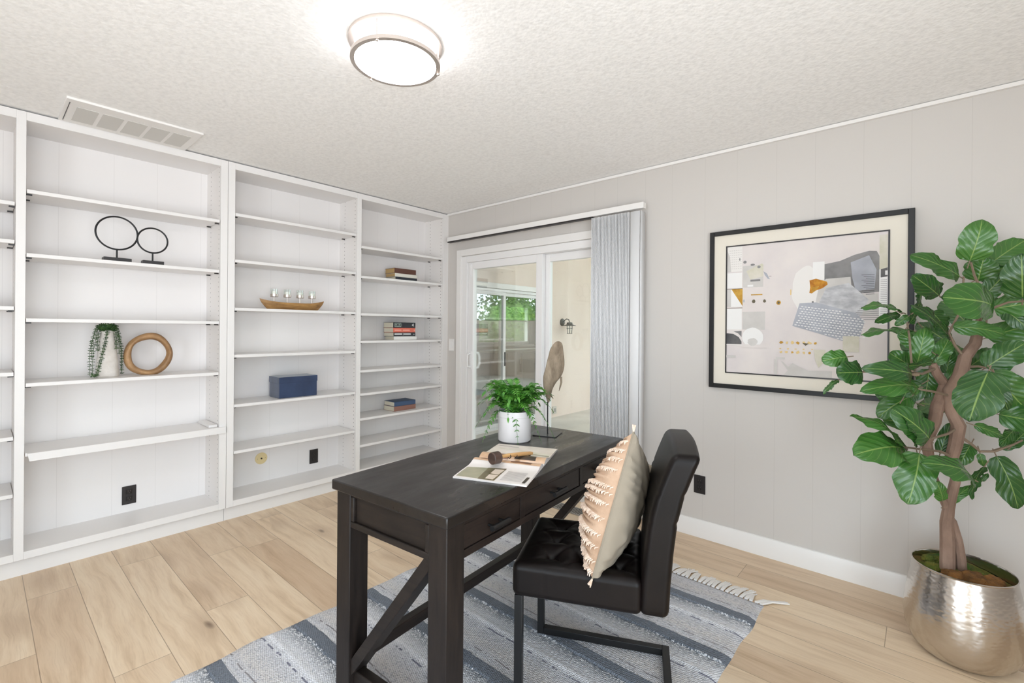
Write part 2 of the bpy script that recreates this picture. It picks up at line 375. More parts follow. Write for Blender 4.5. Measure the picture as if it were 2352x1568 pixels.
# sliding door in the window wall
d = G()
cas = G()
for x0, x1, z0, z1 in ((.142, .205, 0, 2.065), (1.99, 2.052, 0, 2.065), (.205, 1.99, 2.003, 2.065)): cas.box((x0, -.02, z0), (x1, 0, z1))
struct(cas, 'trim_2', TRIMW, bevel=.003)
fr = G(); fr.box((.205, -.006, 0), (.275, .13, 2.0)); fr.box((1.945, -.006, 0), (1.99, .13, 2.0)); fr.box((.275, -.006, 1.94), (1.945, .13, 2.0)); fr.box((.275, -.006, 0), (1.945, .13, .035))
door = struct(fr, 'door_1', VINYL, bevel=.003)
door['label'] = 'white sliding glass patio door in the window wall'
def sash(x0, x1, y0, y1, z0, z1, s):
    g = G(); g.box((x0, y0, z0), (x0 + s, y1, z1)); g.box((x1 - s, y0, z0), (x1, y1, z1)); g.box((x0 + s, y0, z1 - s), (x1 - s, y1, z1)); g.box((x0 + s, y0, z0), (x1 - s, y1, z0 + s)); return g
s1 = sash(.277, 1.160, .010, .050, .035, 1.94, .066).make('sliding_sash', VINYL, door, bevel=.003)
G().box((.34, .027, .10), (1.10, .032, 1.875)).make('glass_pane', GLASS, s1)
s2 = sash(1.135, 1.945, .060, .10, .035, 1.94, .064).make('fixed_sash', VINYL, door, bevel=.003)
G().box((1.19, .077, .09), (1.89, .082, 1.88)).make('glass_pane', GLASS, s2)
h = G().tube([(.318, .010, .955), (.318, -.030, .965), (.318, -.036, 1.0), (.318, -.036, 1.04), (.318, -.030, 1.075), (.318, .010, 1.085)], .009, 8); h.box((.304, .003, .935), (.332, .010, 1.105)); h.make('door_handle', VINYL, s1, bevel=0)
h = G().tube([(.318, .05, .94), (.330, .095, .95), (.335, .105, .985), (.335, .105, 1.045), (.330, .095, 1.085), (.318, .05, 1.095)], .011, 8); h.box((.304, .05, .93), (.332, .056, 1.105)); h.make('door_handle', VINYL, s1)
G().box((.300, .002, 1.80), (.316, .010, 1.92)).make('door_latch', VINYL, s1)

# ---------------------------------------------------------------- outside the door
struct(G().box((-1.0, .14, -.22), (6, 9, -.12)), 'floor_patio', plain('patio_concrete', srgb(214, 208, 198), .9, bump=(40, .2), var=(2, srgb(196, 190, 180), (1, 1, 1))))
ww = G(); DY0, DY1, DZ = 1.18, 2.93, 1.90
ww.box((-1.15, DY1, -.22), (-1.0, 9, 3.2)); ww.box((-1.15, .14, DZ), (-1.0, DY1, 3.2)); ww.box((-1.15, .14, -.22), (-1.0, DY0, DZ)); ww.box((-1.0, .14, -.22), (-.45, .28, 3.2)); ww.box((-1.15, DY0, -.22), (-1.0, DY1, -.12))
struct(ww, 'wall_patio', STUCCO)
gw = G(); gw.box((4.4, .14, -.22), (4.55, 7.6, 1.55)); gw.box((-1.0, 7.5, -.22), (4.4, 7.65, 1.55)); struct(gw, 'wall_light_block', STUCCO)  # unseen enclosure added to cut the daylight reaching the patio
struct(G().box((-1.0, .14, 2.78), (4.4, 7.5, 2.90)), 'ceiling_patio_shade', TRIMW)  # unseen cover, added and sized to shade the stucco
cs = G()
for y0, y1, z0, z1 in ((DY0 - .03, DY0 + .03, -.12, DZ + .055), (DY1 - .03, DY1 + .07, -.12, DZ + .055), (DY0 + .03, DY1 - .03, DZ - .02, DZ + .055)): cs.box((-1.0, y0, z0), (-.975, y1, z1))
struct(cs, 'trim_3', TRIMW, bevel=.003)
fr = G()
def yz(g, y0, y1, z0, z1, x0, x1, s):
    g.box((x0, y0, z0), (x1, y0 + s, z1)); g.box((x0, y1 - s, z0), (x1, y1, z1)); g.box((x0, y0 + s, z1 - s), (x1, y1 - s, z1)); g.box((x0, y0 + s, z0), (x1, y1 - s, z0 + s))
yz(fr, DY0 + .03, DY1 - .03, -.12, DZ - .02, -1.14, -1.01, .04)
d2 = struct(fr, 'door_2', VINYL, bevel=.003)
d2['label'] = 'white sliding glass door of the neighbouring room across the patio'
g = G(); yz(g, 1.26, 1.985, -.08, 1.84, -1.06, -1.02, .05); a = g.make('sliding_sash', VINYL, d2, bevel=.003)
G().box((-1.042, 1.31, -.03), (-1.037, 1.935, 1.79)).make('glass_pane', GLASS, a)
g = G(); yz(g, 1.93, 2.86, -.08, 1.84, -1.11, -1.07, .05); b = g.make('fixed_sash', VINYL, d2, bevel=.003)
G().box((-1.092, 1.98, -.03), (-1.087, 2.81, 1.79)).make('glass_pane', GLASS, b)
G().box((-1.018, 1.955, .78), (-1.010, 1.975, .98)).make('door_handle', BLACK, a)
# the room behind that door
DIM = plain('sage_wall', srgb(128, 138, 112), .8); DIMF = plain('pale_tile', srgb(206, 204, 190), .4)
rm = G(); rm.box((-4.4, 8.0, -.2), (-1.15, 8.15, 2.6)); rm.box((-4.4, .3, -.2), (-1.15, .45, 2.6))
for y0, y1, z0, z1 in ((.3, 4.55, -.2, 2.6), (6.45, 8.15, -.2, 2.6), (4.55, 6.45, -.2, .93), (4.55, 6.45, 1.92, 2.6)): rm.box((-4.4, y0, z0), (-4.25, y1, z1))
struct(rm, 'wall_far', DIM)
struct(G().box((-4.4, .3, 2.5), (-1.15, 8.15, 2.6)), 'ceiling_far', DIM)
struct(G().box((-4.4, .3, -.22), (-1.15, 8.15, -.12)), 'floor_far', DIMF)
wf_ = G(); yz(wf_, 4.55, 6.45, .93, 1.92, -4.30, -4.22, .06); wf_.box((-4.30, 5.42, .99), (-4.22, 5.52, 1.86)); wf_.box((-4.30, 4.61, 1.50), (-4.26, 5.42, 1.53)); wf_.box((-4.30, 5.52, 1.50), (-4.26, 6.39, 1.53))
w2 = struct(wf_, 'window_1', VINYL, bevel=.003)
G().box((-4.28, 4.6, .98), (-4.275, 6.4, 1.87)).make('glass_pane', GLASS, w2)
G().box((-4.25, 4.45, .885), (-4.12, 6.55, .925)).make('window_sill', VINYL, w2, bevel=.004)
cab = thing('cabinet', 'long grey base cabinet under the far window, seen through both patio doors', 'cabinet', (-3.95, 5.5, -.12))
G().box((-.28, -1.1, 0), (.28, 1.1, .90)).make('body', plain('grey_cabinet', srgb(132, 134, 130), .5), cab, bevel=.004)
G().box((-.29, -1.12, .90), (.31, 1.12, .94)).make('worktop', plain('pale_worktop', srgb(214, 212, 200), .3), cab, bevel=.004)
for k in range(4): 
    dd = G().box((.28, -1.07 + k * .54, .08), (.298, -.56 + k * .54, .86)).make('door', plain('grey_cabinet_door', srgb(140, 142, 138), .5) if k == 0 else bpy.data.materials['grey_cabinet_door'], cab, bevel=.004)
    G().box((.298, -.62 + k * .54, .60), (.312, -.61 + k * .54, .76)).make('handle', NICKEL, dd)
ch = thing('armchair', 'pale grey tub chair seen low through the glass of the far patio door', 'chair', (-1.75, 2.05, -.12), R(200))
GREYF = plain('pale_grey_shell', srgb(168, 172, 168), .6)
def shell(u, v):
    a = (u - .5) * R(230); rr = .27 + .05 * v
    return (rr * math.cos(a), rr * math.sin(a), .40 + .38 * v * (0.45 + .55 * math.cos(a * .72)))
g = G().grid(shell, 24, 6); o = g.make('backrest', GREYF, ch); sm = o.modifiers.new('thick', 'SOLIDIFY'); sm.thickness = .02
rbox((.50, .48, .07), .03, 8, lambda p: (p.x, p.y, p.z + .40)).make('seat', GREYF, ch)
for sx in (-1, 1):
    for sy in (-1, 1): G().tube([(sx * .13, sy * .13, .38), (sx * .24, sy * .22, 0)], [.016, .010], 8).make('leg', TEAK, ch)
# wall lantern on the stucco
lt = thing('wall_lantern', 'small grey barn-style lantern on the beige stucco wall outside', 'lantern', (-1.0, 3.36, 1.43))
G().lathe([(.0, 0), (.062, 0), (.062, .012), (.05, .02), (.0, .022)], axis='x', n=24, cap=False).make('back_plate', GREYM, lt)
G().tube([(.01, 0, .0), (.05, .0, .03), (.09, 0, .055), (.13, 0, .045), (.15, 0, .0)], .008, 8).make('arm', GREYM, lt)
G().lathe([(.012, .0), (.045, -.005), (.05, -.035), (.105, -.055), (.105, -.060), (.0, -.056)], (.15, 0, 0), 24, cap=False).make('shade', GREYM, lt)
cg = G()
for k in range(6):
    a = k * math.pi / 3; cg.tube([(.15 + .05 * math.cos(a), .05 * math.sin(a), -.055), (.15 + .042 * math.cos(a), .042 * math.sin(a), -.185)], .003, 6)
for zz, rr in ((-.10, .050), (-.185, .043)): cg.tube([(.15 + rr * math.cos(t * math.pi / 12), rr * math.sin(t * math.pi / 12), zz) for t in range(24)], .004, 6, closed=True)
cg.make('cage', GREYM, lt)
G().lathe([(.036, -.058), (.034, -.175), (.0, -.178)], (.15, 0, 0), 20, cap=False).make('glass_jar', GLASS, lt)
ho = thing('outdoor_outlet', 'pale outdoor socket low on the stucco wall under the lantern', 'outlet', (-1.0, 3.15, .0))
G().box((0, -.05, -.06), (.02, .05, .06)).make('cover_plate', plain('outlet_cover', srgb(206, 200, 190), .5), ho, bevel=.004)
G().box((.02, -.02, -.03), (.026, .02, .03)).make('flap', plain('outlet_flap', srgb(160, 156, 150), .5), ho, bevel=.002)
# greenery beyond the far window
def leafy(name, label, loc, rad, n, seed):
    rnd = random.Random(seed); g = G()
    for k in range(n):
        a = rnd.uniform(0, 6.283); e = rnd.uniform(-.5, 1.5); rr = rad * rnd.uniform(.55, 1)
        c = Vector((rr * math.cos(a) * math.cos(e), rr * math.sin(a) * math.cos(e), rad * .9 + rr * math.sin(e)))
        d = Vector((rnd.gauss(0, 1), rnd.gauss(0, 1), rnd.gauss(0, .6))).normalized(); s_ = d.cross(Vector((rnd.random(), rnd.random(), .3))).normalized()
        l = rnd.uniform(.09, .19)
        g.add([c, c + d * l * .5 + s_ * l * .28, c + d * l, c + d * l * .5 - s_ * l * .28], [(0, 1, 2, 3)])
    g.lathe([(rad * .62 * math.sin(math.pi * i / 10), rad * .9 + 0 - rad * .62 * math.cos(math.pi * i / 10)) for i in range(11)], n=16, cap=False)
    t = thing(name, label, 'tree', loc); g.make('foliage', TREE, t, smooth=False, fix=False)
    G().tube([(0, 0, 0), (.05, 0, rad * .9)], [.09, .05], 8).make('trunk', BARK, t)
struct(G().box((-14, -2, -.5), (-4.4, 16, -.3)), 'ground', plain('lawn', srgb(96, 120, 62), .9, var=(3, srgb(140, 160, 84), (1, 1, 1))))
leafy('garden_tree', 'sunlit green tree filling the left light of the window in the far room', (-6.9, 5.3, -.3), 1.75, 4200, 3)
leafy('garden_tree', 'sunlit green tree filling the right light of the window in the far room', (-7.2, 9.0, -.3), 1.8, 4200, 4)

for k, (x, y, r_q, nm) in enumerate(((6.9, 3.2, 1.75, 'nearest the house'), (7.0, 7.0, 1.8, 'second from the house'), (6.1, 10.4, 1.8, 'at the corner of the wall'), (2.6, 11.4, 1.8, 'behind the far end of the wall'))):
    leafy('garden_tree', 'green tree standing beyond the added patio wall, ' + nm, (x, y, -.3), r_q, 3000, 30 + k)
struct(G().box((4.55, -2, -.5), (12, 16, -.3)), 'ground_garden', bpy.data.materials['lawn'])

# ---------------------------------------------------------------- bookcases
SD = .285                                                       # inner depth
def bookcase(label, y0, y1, stiles, bays):
    t = thing('bookcase', label, 'bookcase', (0, 0, 0))
    g = G()
    for a_, b_ in stiles: g.box((-.022, a_, .095), (0, b_, 2.431))
    for i in range(len(stiles) - 1):
        g.box((-.022, stiles[i][1], 2.386 - .0), (0, stiles[i + 1][0], 2.431)); g.box((-.022, stiles[i][1], .095), (0, stiles[i + 1][0], .134))
    g.make('face_frame', WHITE, t, bevel=.0012)
    G().box((-.30, y0, .0), (-SD, y1, 2.431)).make('back_panel', BACKP, t)
    G().box((-SD, y0, 0), (-.042, y1, .095)).make('toe_kick', WHITE, t)
    G().box((-SD, y0, 2.386), (-.022, y1, 2.41)).make('top_panel', WHITE, t)
    G().box((-SD, y0, .110), (-.022, y1, .133)).make('bottom_panel', WHITE, t)
    for a_, b_ in stiles:
        c0, c1 = max(a_, y0), min(b_, y1)
        G().box((-SD, c0 + .0005, .133), (-.022, c1 - .0005, 2.386)).make('side_panel', HOLES, t)
    for (a_, b_), hs in bays:
        for z in hs:
            s_ = G().box((-SD + .004, a_ + .003, -.020), (-.006, b_ - .003, 0)).make('shelf', WHITE, t, bevel=.0015, loc=(0, 0, z))
            for yy in (a_ + .002, b_ - .002):
                for xx in (-.035, -.20):
                    sg = 1 if yy < (a_ + b_) / 2 else -1
                    G().box((xx - .006, min(yy, yy + sg * .022), -.027), (xx + .006, max(yy, yy + sg * .022), -.0205)).make('shelf_pin', BLACK, s_)
    return t
b1 = bookcase('white built-in bookcase nearest the camera, with the twin ring sculpture and trailing plant', -3.90, -1.9475,
    [(-3.90, -3.86), (-2.929, -2.892), (-1.990, -1.9475)],
    [((-3.86, -2.929), (1.955, 1.758, 1.415, 1.074, .741, .444)), ((-2.892, -1.990), (2.030, 1.696, 1.354, 1.014))])
b2 = bookcase('white built-in bookcase in the corner beside the sliding door, with the navy box and books', -1.9455, 0,
    [(-1.9455, -1.903), (-.989, -.949), (-.066, 0)],
    [((-1.903, -.989), (2.093, 1.777, 1.448, 1.127, .787, .469)), ((-.949, -.066), (2.001, 1.752, 1.439, 1.208, .962, .768, .560, .337))])
# fixed desk-height shelf with a drop front
fs = G().box((-SD + .003, -2.889, .630), (-.0, -1.993, .648)).make('shelf', WHITE, b1, bevel=.0015)
G().prism([(.0005, -2.882, .648), (.0005, -2.874, .606), (.0005, -1.955, .606), (.0005, -1.955, .648)], (.018, 0, 0)).make('drop_front', WHITE, fs, bevel=.0012)
G().box((-.25, -2.045, .6485), (-.02, -1.994, .664)).make('cleat', WHITE, fs, bevel=.0015)

# ---------------------------------------------------------------- plates on walls
def outlet(label, M, cat='outlet'):
    o = thing('wall_outlet', label, cat); o.matrix_world = M
    G().box((-.036, -.006, -.058), (.036, 0, .058)).make('face_plate', BLACK, o, bevel=.0025)
    for z in (-.022, .022):
        s_ = G().box((-.016, -.009, z - .014), (.016, -.006, z + .014)).make('socket', plain('socket_black', srgb(28, 25, 25), .3) if 'socket_black' not in bpy.data.materials else bpy.data.materials['socket_black'], o, bevel=.002)
        q = G()
        for dx in (-.006, .006): q.box((dx - .001, -.0095, z + .001), (dx + .001, -.009, z + .009))
        q.lathe([(.0022, -.0095), (.0022, -.009)], (0, 0, z - .007), 10, axis='y'); q.make('slot', plain('slot_grey', srgb(92, 84, 82), .5) if 'slot_grey' not in bpy.data.materials else bpy.data.materials['slot_grey'], s_)
    return o
Rz90 = Matrix.Rotation(R(90), 4, 'Z')                            # plate front faces +x
outlet('dark brown outlet in the lowest bay of the near bookcase, under the wooden ring', Matrix.Translation((-SD + .0, -2.412, .240)) @ Rz90)
outlet('dark brown outlet in the lowest bay under the navy box', Matrix.Translation((-SD, -1.205, .246)) @ Rz90)
outlet('dark brown outlet on the window wall behind the chair back', Matrix.Translation((2.452, 0, .335)))
cp = thing('cable_plate', 'round yellowed cable plate left of the outlet under the navy box', 'cable plate', (-SD, -1.617, .312))
G().lathe([(0, 0), (.044, 0), (.044, .003), (.038, .006), (0, .006)], axis='x', n=32, cap=False).make('disc', plain('yellowed_plastic', srgb(228, 208, 158), .5), cp)
G().lathe([(0, .006), (.006, .006), (.006, .010), (0, .010)], axis='x', n=12, cap=False).make('connector', BLACK, cp)
for s_ in (-1, 1): G().lathe([(0, .006), (.002, .006), (.002, .0075), (0, .0075)], (0, s_ * .028, 0), axis='x', n=8, cap=False).make('screw', GREYM, cp)
sw = thing('light_switch', 'white rocker light switch between the corner bookcase and the sliding door', 'switch', (.060, 0, 1.157))
G().box((-.036, -.006, -.058), (.036, 0, .058)).make('face_plate', TRIMW, sw, bevel=.0025)
G().box((-.016, -.010, -.033), (.016, -.006, .033)).make('rocker', VINYL, sw, bevel=.002)
# ceiling register
cv = thing('ceiling_vent', 'long white ceiling vent with five mesh panels above the near bookcase', 'vent', (.19, -2.485, 2.44))
g = G(); g.box((-.185, -.29, -.012), (.185, .29, 0)); g.make('frame', TRIMW, cv, bevel=.002)
MESHG = plain('vent_mesh', srgb(214, 212, 208), .7, bump=(500, .4, .001))
for k in range(5): G().box((-.135, -.243 + k * .1025, -.0135), (.095, -.243 + k * .1025 + .086, -.012)).make('mesh_panel', MESHG, cv)
G().box((-.16, -.275, -.0135), (.14, -.272, -.011)).make('gap', BLACK, cv)
fv = thing('floor_vent', 'grey metal floor register by the patio door, behind the desk', 'vent', (1.62, -.185, 0))
G().box((-.16, -.06, 0), (.16, .06, .005)).make('frame', plain('register_grey', srgb(150, 146, 140), .5, .3), fv, bevel=.002)
g = G()
for k in range(18): g.box((-.14 + k * .016, -.045, .005), (-.133 + k * .016, .045, .0062))
g.make('louvre', BLACK, fv)
# ceiling lamp
cl = thing('ceiling_light', 'round flush ceiling light with two nickel rings and a glowing diffuser', 'ceiling light', (1.955, -1.975, 2.44))
G().lathe([(.0, 0), (.155, 0), (.155, -.070)], n=64, mi=1, cap=False).lathe([(.155, -.070), (.150, -.078), (.0, -.080)], n=64, cap=False).make('diffuser', [LAMP, LAMPS], cl, fix=True)
def ring(z0, z1, ri, ro): return G().lathe([(ri, z0), (ro, z0), (ro, z1), (ri, z1), (ri, z0)], n=72, cap=False)
ring(-.014, -.001, .157, .180).make('mounting_ring', NICKEL, cl)
ring(-.083, -.069, .156, .172).make('lower_ring', NICKEL, cl)
for k in range(3):
    a = R(62 + 120 * k); x, y = .168 * math.cos(a), .168 * math.sin(a)
    p_ = G().tube([(x, y, -.010), (x, y, -.086)], .0028, 8); p_.lathe([(0, -.094), (.005, -.092), (.006, -.088), (.0, -.083)], (x, y, 0), 10, cap=False); p_.make('post', NICKEL, cl)

# ---------------------------------------------------------------- vertical blind
vb = thing('vertical_blind', 'grey-white vertical blind stacked open at the right of the patio door', 'blind', (0, -.085, 0))
g = G(); g.box((.10, -.022, 2.142), (2.10, .022, 2.182)); g.make('headrail', TRIMW, vb, bevel=.002)
G().box((.105, -.019, 2.132), (1.70, .019, 2.1415)).make('underside_strip', BLACK, vb)  # black strip along the underside of the headrail
for x in (.18, .95, 2.03): G().box((x - .012, .0, 2.145), (x + .012, .085, 2.185)).make('bracket', TRIMW, vb)
for k in range(27):
    x = 1.712 + k * .0112
    v = G().grid(lambda u, w_: (x + .0035 * math.sin(u * math.pi) + .004 * (u - .5), -.042 + .084 * u, .035 + 2.09 * w_), 6, 1).make('vane', VANE, vb)
    v.modifiers.new('thick', 'SOLIDIFY').thickness = .0012
v = G().grid(lambda u, w_: (2.016 + .070 * u, -.042 - .006 * math.sin(u * math.pi), .035 + 2.085 * w_), 8, 1).make('vane', VANE, vb); v.modifiers.new('thick', 'SOLIDIFY').thickness = .0012
v = G().grid(lambda u, w_: (2.088 , -.036 + .07 * u, .035 + 2.085 * w_), 2, 1).make('vane', VANE, vb); v.modifiers.new('thick', 'SOLIDIFY').thickness = .0012

# ---------------------------------------------------------------- framed print
pf = thing('framed_picture', 'black-framed abstract print with a linen mat on the window wall', 'picture', (3.0, 0, 1.449))
g = G(); HW, HH, FW = .488, .482, .026
for lo, hi in (((-HW, -.032, -HH), (-HW + FW, -.002, HH)), ((HW - FW, -.032, -HH), (HW, -.002, HH)), ((-HW + FW, -.032, HH - FW), (HW - FW, -.002, HH)), ((-HW + FW, -.032, -HH), (HW - FW, -.002, -HH + FW))): g.box(lo, hi)
g.make('frame', BLACKM, pf, bevel=.002)
MAT = plain('linen_mat', srgb(226, 219, 206), .9, bump=(500, .2, .001))
G().box((-HW + FW, -.020, -HH + FW), (HW - FW, -.003, HH - FW)).make('mat_board', MAT, pf)
g = G(); iw, ih, b = .393, .388, .007
for lo, hi in (((-iw, -.0245, -ih), (-iw + b, -.020, ih)), ((iw - b, -.0245, -ih), (iw, -.020, ih)), ((-iw + b, -.0245, ih - b), (iw - b, -.020, ih)), ((-iw + b, -.0245, -ih), (iw - b, -.020, -ih + b))): g.box(lo, hi)
g.make('fillet', BLACK, pf)
PC = {}
def pm(name, rgb, var=None):
    PC[name] = len(PC); return plain('print_' + name, srgb(*rgb), .8, var=var)
pms = [pm('ground', (222, 214, 210), (5, srgb(212, 204, 203), (1, 1, 1))), pm('pale', (228, 224, 220)), pm('grey', (196, 192, 188), (14, srgb(206, 202, 198), (1, 1, 1))),
       pm('mid', (172, 172, 176), (22, srgb(206, 206, 208), (1, 1, 2))), pm('dark', (122, 120, 120), (10, srgb(146, 144, 144), (1, 1, 1))), pm('char', (76, 76, 78), (12, srgb(108, 106, 106), (1, 1, 1))),
       pm('gold', (176, 128, 42), (30, srgb(206, 164, 76), (1, 1, 1))), pm('rust', (168, 104, 30), (40, srgb(206, 148, 50), (1, 1, 1))), pm('sage', (202, 198, 178), (20, srgb(214, 208, 196), (1, 1, 1))),
       pm('brown', (104, 96, 78)), pm('white', (232, 230, 228)), pm('ochre', (222, 194, 134)), pm('steel', (160, 162, 170), (9, srgb(180, 182, 190), (1, 1, 1)))]
pr = G(); pr.box((-iw + b, -.0212, -ih + b), (iw - b, -.020, ih - b), 0)
lay = [0]
def P2(poly, c, k=2.0):                                       # polygon in unit coordinates of the print (0..1 right, 0..1 down)
    lay[0] += 1; y = -.0212 - .000012 * lay[0]
    pr.add([(-iw + b + (iw - b) * 2 * u_, y, ih - b - (ih - b) * 2 * v_) for u_, v_ in poly], [tuple(range(len(poly)))], PC[c])
def Rr(u0, v0, u1, v1, c): P2([(u0, v0), (u1, v0), (u1, v1), (u0, v1)], c)
def blob(cu, cv, ru, rv, c, n=24, seed=0, jag=.08, a0=0, a1=6.2832):
    rnd = random.Random(seed); P2([(cu + ru * math.cos(a0 + (a1 - a0) * i / n) * (1 + rnd.uniform(-jag, jag)), cv + rv * math.sin(a0 + (a1 - a0) * i / n) * (1 + rnd.uniform(-jag, jag))) for i in range(n)], c)
Rr(.0, .0, .11, .20, 'pale'); P2([(.0, .03), (.02, .08), (.03, .2), (.0, .2)], 'grey'); Rr(.0, .21, .11, .33, 'white'); Rr(.0, .34, .03, .48, 'grey'); Rr(.03, .34, .11, .48, 'white')
P2([(.03, .335), (.115, .335), (.115, .475)], 'gold'); Rr(.0, .335, .115, .339, 'brown'); Rr(.0, .487, .115, .491, 'brown'); Rr(.0, .495, .11, .66, 'white')
P2([(.0, .69), (.05, .695), (.09, .72), (.11, .755), (.11, .775), (.0, .775)], 'char'); P2([(.05, .675), (.11, .67), (.11, .72), (.085, .69)], 'dark')
Rr(.115, .15, .26, .78, 'ground'); Rr(.115, .16, .26, .33, 'grey'); Rr(.115, .52, .275, .66, 'grey'); P2([(.14, .20), (.25, .15), (.26, .16), (.26, .25), (.17, .27)], 'sage')
for i in range(6):
    for j in range(9): Rr(.016 + i * .016, .03 + j * .018, .026 + i * .016, .034 + j * .018, 'grey')
blob(.13, .13, .012, .012, 'dark', seed=1); blob(.185, .155, .016, .008, 'dark', seed=2); blob(.23, .175, .012, .010, 'dark', seed=3); blob(.093, .105, .004, .012, 'dark', seed=9)
P2([(.26, .21), (.285, .23), (.305, .275), (.29, .27), (.27, .24)], 'steel'); Rr(.30, .25, .315, .253, 'brown')
Rr(.17, .27, .24, .285, 'dark'); Rr(.15, .31, .19, .325, 'white'); Rr(.175, .385, .255, .393, 'gold'); blob(.195, .44, .012, .014, 'brown', seed=4); blob(.27, .44, .010, .012, 'brown', seed=5); blob(.365, .455, .015, .017, 'gold', seed=6)
blob(.365, .455, .008, .010, 'brown', seed=16); Rr(.44, .36, .447, .40, 'ochre'); blob(.54, .36, .09, .17, 'pale', seed=7); blob(.125, .435, .006, .012, 'steel', seed=8)
# upper right shapes
Rr(.58, .17, .65, .30, 'white'); P2([(.65, .19), (.74, .175), (.82, .14), (.90, .12), (.94, .125), (.955, .16), (.955, .40), (.81, .41), (.80, .30), (.65, .305)], 'dark')
P2([(.80, .19), (.90, .15), (.94, .25), (.93, .38), (.83, .39), (.81, .30)], 'steel'); Rr(.955, .02, .998, .25, 'sage'); Rr(.955, .25, .998, .62, 'white')
P2([(.962, .25), (.998, .24), (.998, .30), (.962, .305)], 'char'); Rr(.985, .26, .998, .29, 'white')
P2([(.62, .33), (.66, .295), (.80, .29), (.81, .41), (.95, .41), (.95, .56), (.62, .56), (.60, .45)], 'grey'); P2([(.66, .36), (.79, .33), (.90, .45), (.86, .56), (.70, .55), (.62, .46)], 'mid')
for i in range(12): Rr(.86 + .012 * (i % 3), .28 + i * .012, .93, .283 + i * .012, 'char')
for i in range(22): Rr(.962, .32 + i * .0125, .995, .3225 + i * .0125, 'dark')
for i in range(8): P2([(.86 - .01 * i, .50 + i * .012), (.955, .485 + i * .014), (.955, .489 + i * .014), (.86 - .01 * i, .504 + i * .012)], 'dark')
P2([(.56, .30), (.60, .29), (.665, .315), (.67, .335), (.64, .36), (.60, .375), (.575, .395), (.56, .39), (.565, .35)], 'rust'); P2([(.575, .35), (.62, .345), (.60, .375), (.575, .39)], 'gold')
P2([(.575, .455), (.585, .45), (.60, .51), (.592, .51)], 'char')
# dashed band
P2([(.50, .465), (.60, .46), (.83, .54), (.88, .60), (.855, .70), (.76, .735), (.62, .685), (.455, .63)], 'steel')
rnd = random.Random(5)
for i in range(13):
    for j in range(20):
        u0 = .47 + j * .0205 + (i % 2) * .010; v0 = .478 + i * .0175 + j * .0036
        if v0 < .455 + max(0, (u0 - .60)) * .42 + .012 or v0 > .62 + (u0 - .455) * .37 - .005 or u0 > .87 or u0 < .50 - (v0 - .465) * .27 + .008 or v0 > .72: continue
        P2([(u0, v0), (u0 + .013, v0 + .002), (u0 + .013, v0 + .008), (u0, v0 + .006)], 'white')
Rr(.76, .70, .85, .81, 'sage'); Rr(.0, .78, .27, .785, 'pale'); blob(.19, .72, .075, .075, 'white', seed=11, jag=.02); Rr(.115, .775, .28, .80, 'ground'); blob(.19, .755, .035, .03, 'grey', seed=12)
for i in range(7):
    for j in range(2):
        blob(.385 + i * .036, .755 + j * .07, .011, .011, 'ochre' if (i + j) % 3 else 'gold', n=6, seed=i * 3 + j, jag=.5)
for i in range(5): blob(.38 + i * .05, .80, .008, .005, 'ochre', n=5, seed=40 + i, jag=.5)
P2([(.52, .755), (.56, .758), (.54, .775)], 'brown'); Rr(.0, .865, .07, .885, 'grey'); Rr(.35, .865, .41, .88, 'grey'); Rr(.34, .88, .36, .995, 'grey')
P2([(.38, .89), (.40, .90), (.43, .935), (.46, .905), (.50, .93), (.56, .955), (.70, .95), (.70, .998), (.40, .998), (.43, .96)], 'grey'); P2([(.59, .80), (.66, .80), (.66, .88), (.62, .93), (.60, .88)], 'sage')
pr.make('print', pms, pf, smooth=False, fix=False)

# ---------------------------------------------------------------- things on the shelves
def ringsculpt(name, label, y, x, R_, base):
    t = thing(name, label, 'sculpture', (x, y, 1.696), group=None); bw, bd, bh, st = base
    G().box((-bd / 2, -bw / 2, 0), (bd / 2, bw / 2, bh)).make('base', BLACK, t, bevel=.001)
    G().tube([(0, 0, bh), (0, 0, bh + st)], .0045, 8).make('stem', BLACKM, t)
    c = bh + st + R_; n = 64
    G().tube([(0, R_ * math.sin(2 * math.pi * k / n), c + R_ * math.cos(2 * math.pi * k / n)) for k in range(n)], .0048, 8, closed=True).make('ring', BLACKM, t)
    return t
ringsculpt('ring_sculpture', 'larger black metal ring on a stand, left of the two linked rings', -2.508, -.105, .0975, (.128, .075, .026, .052))
ringsculpt('ring_sculpture', 'smaller black metal ring on a stand, right of the two linked rings', -2.337, -.095, .0765, (.106, .06, .026, .052))
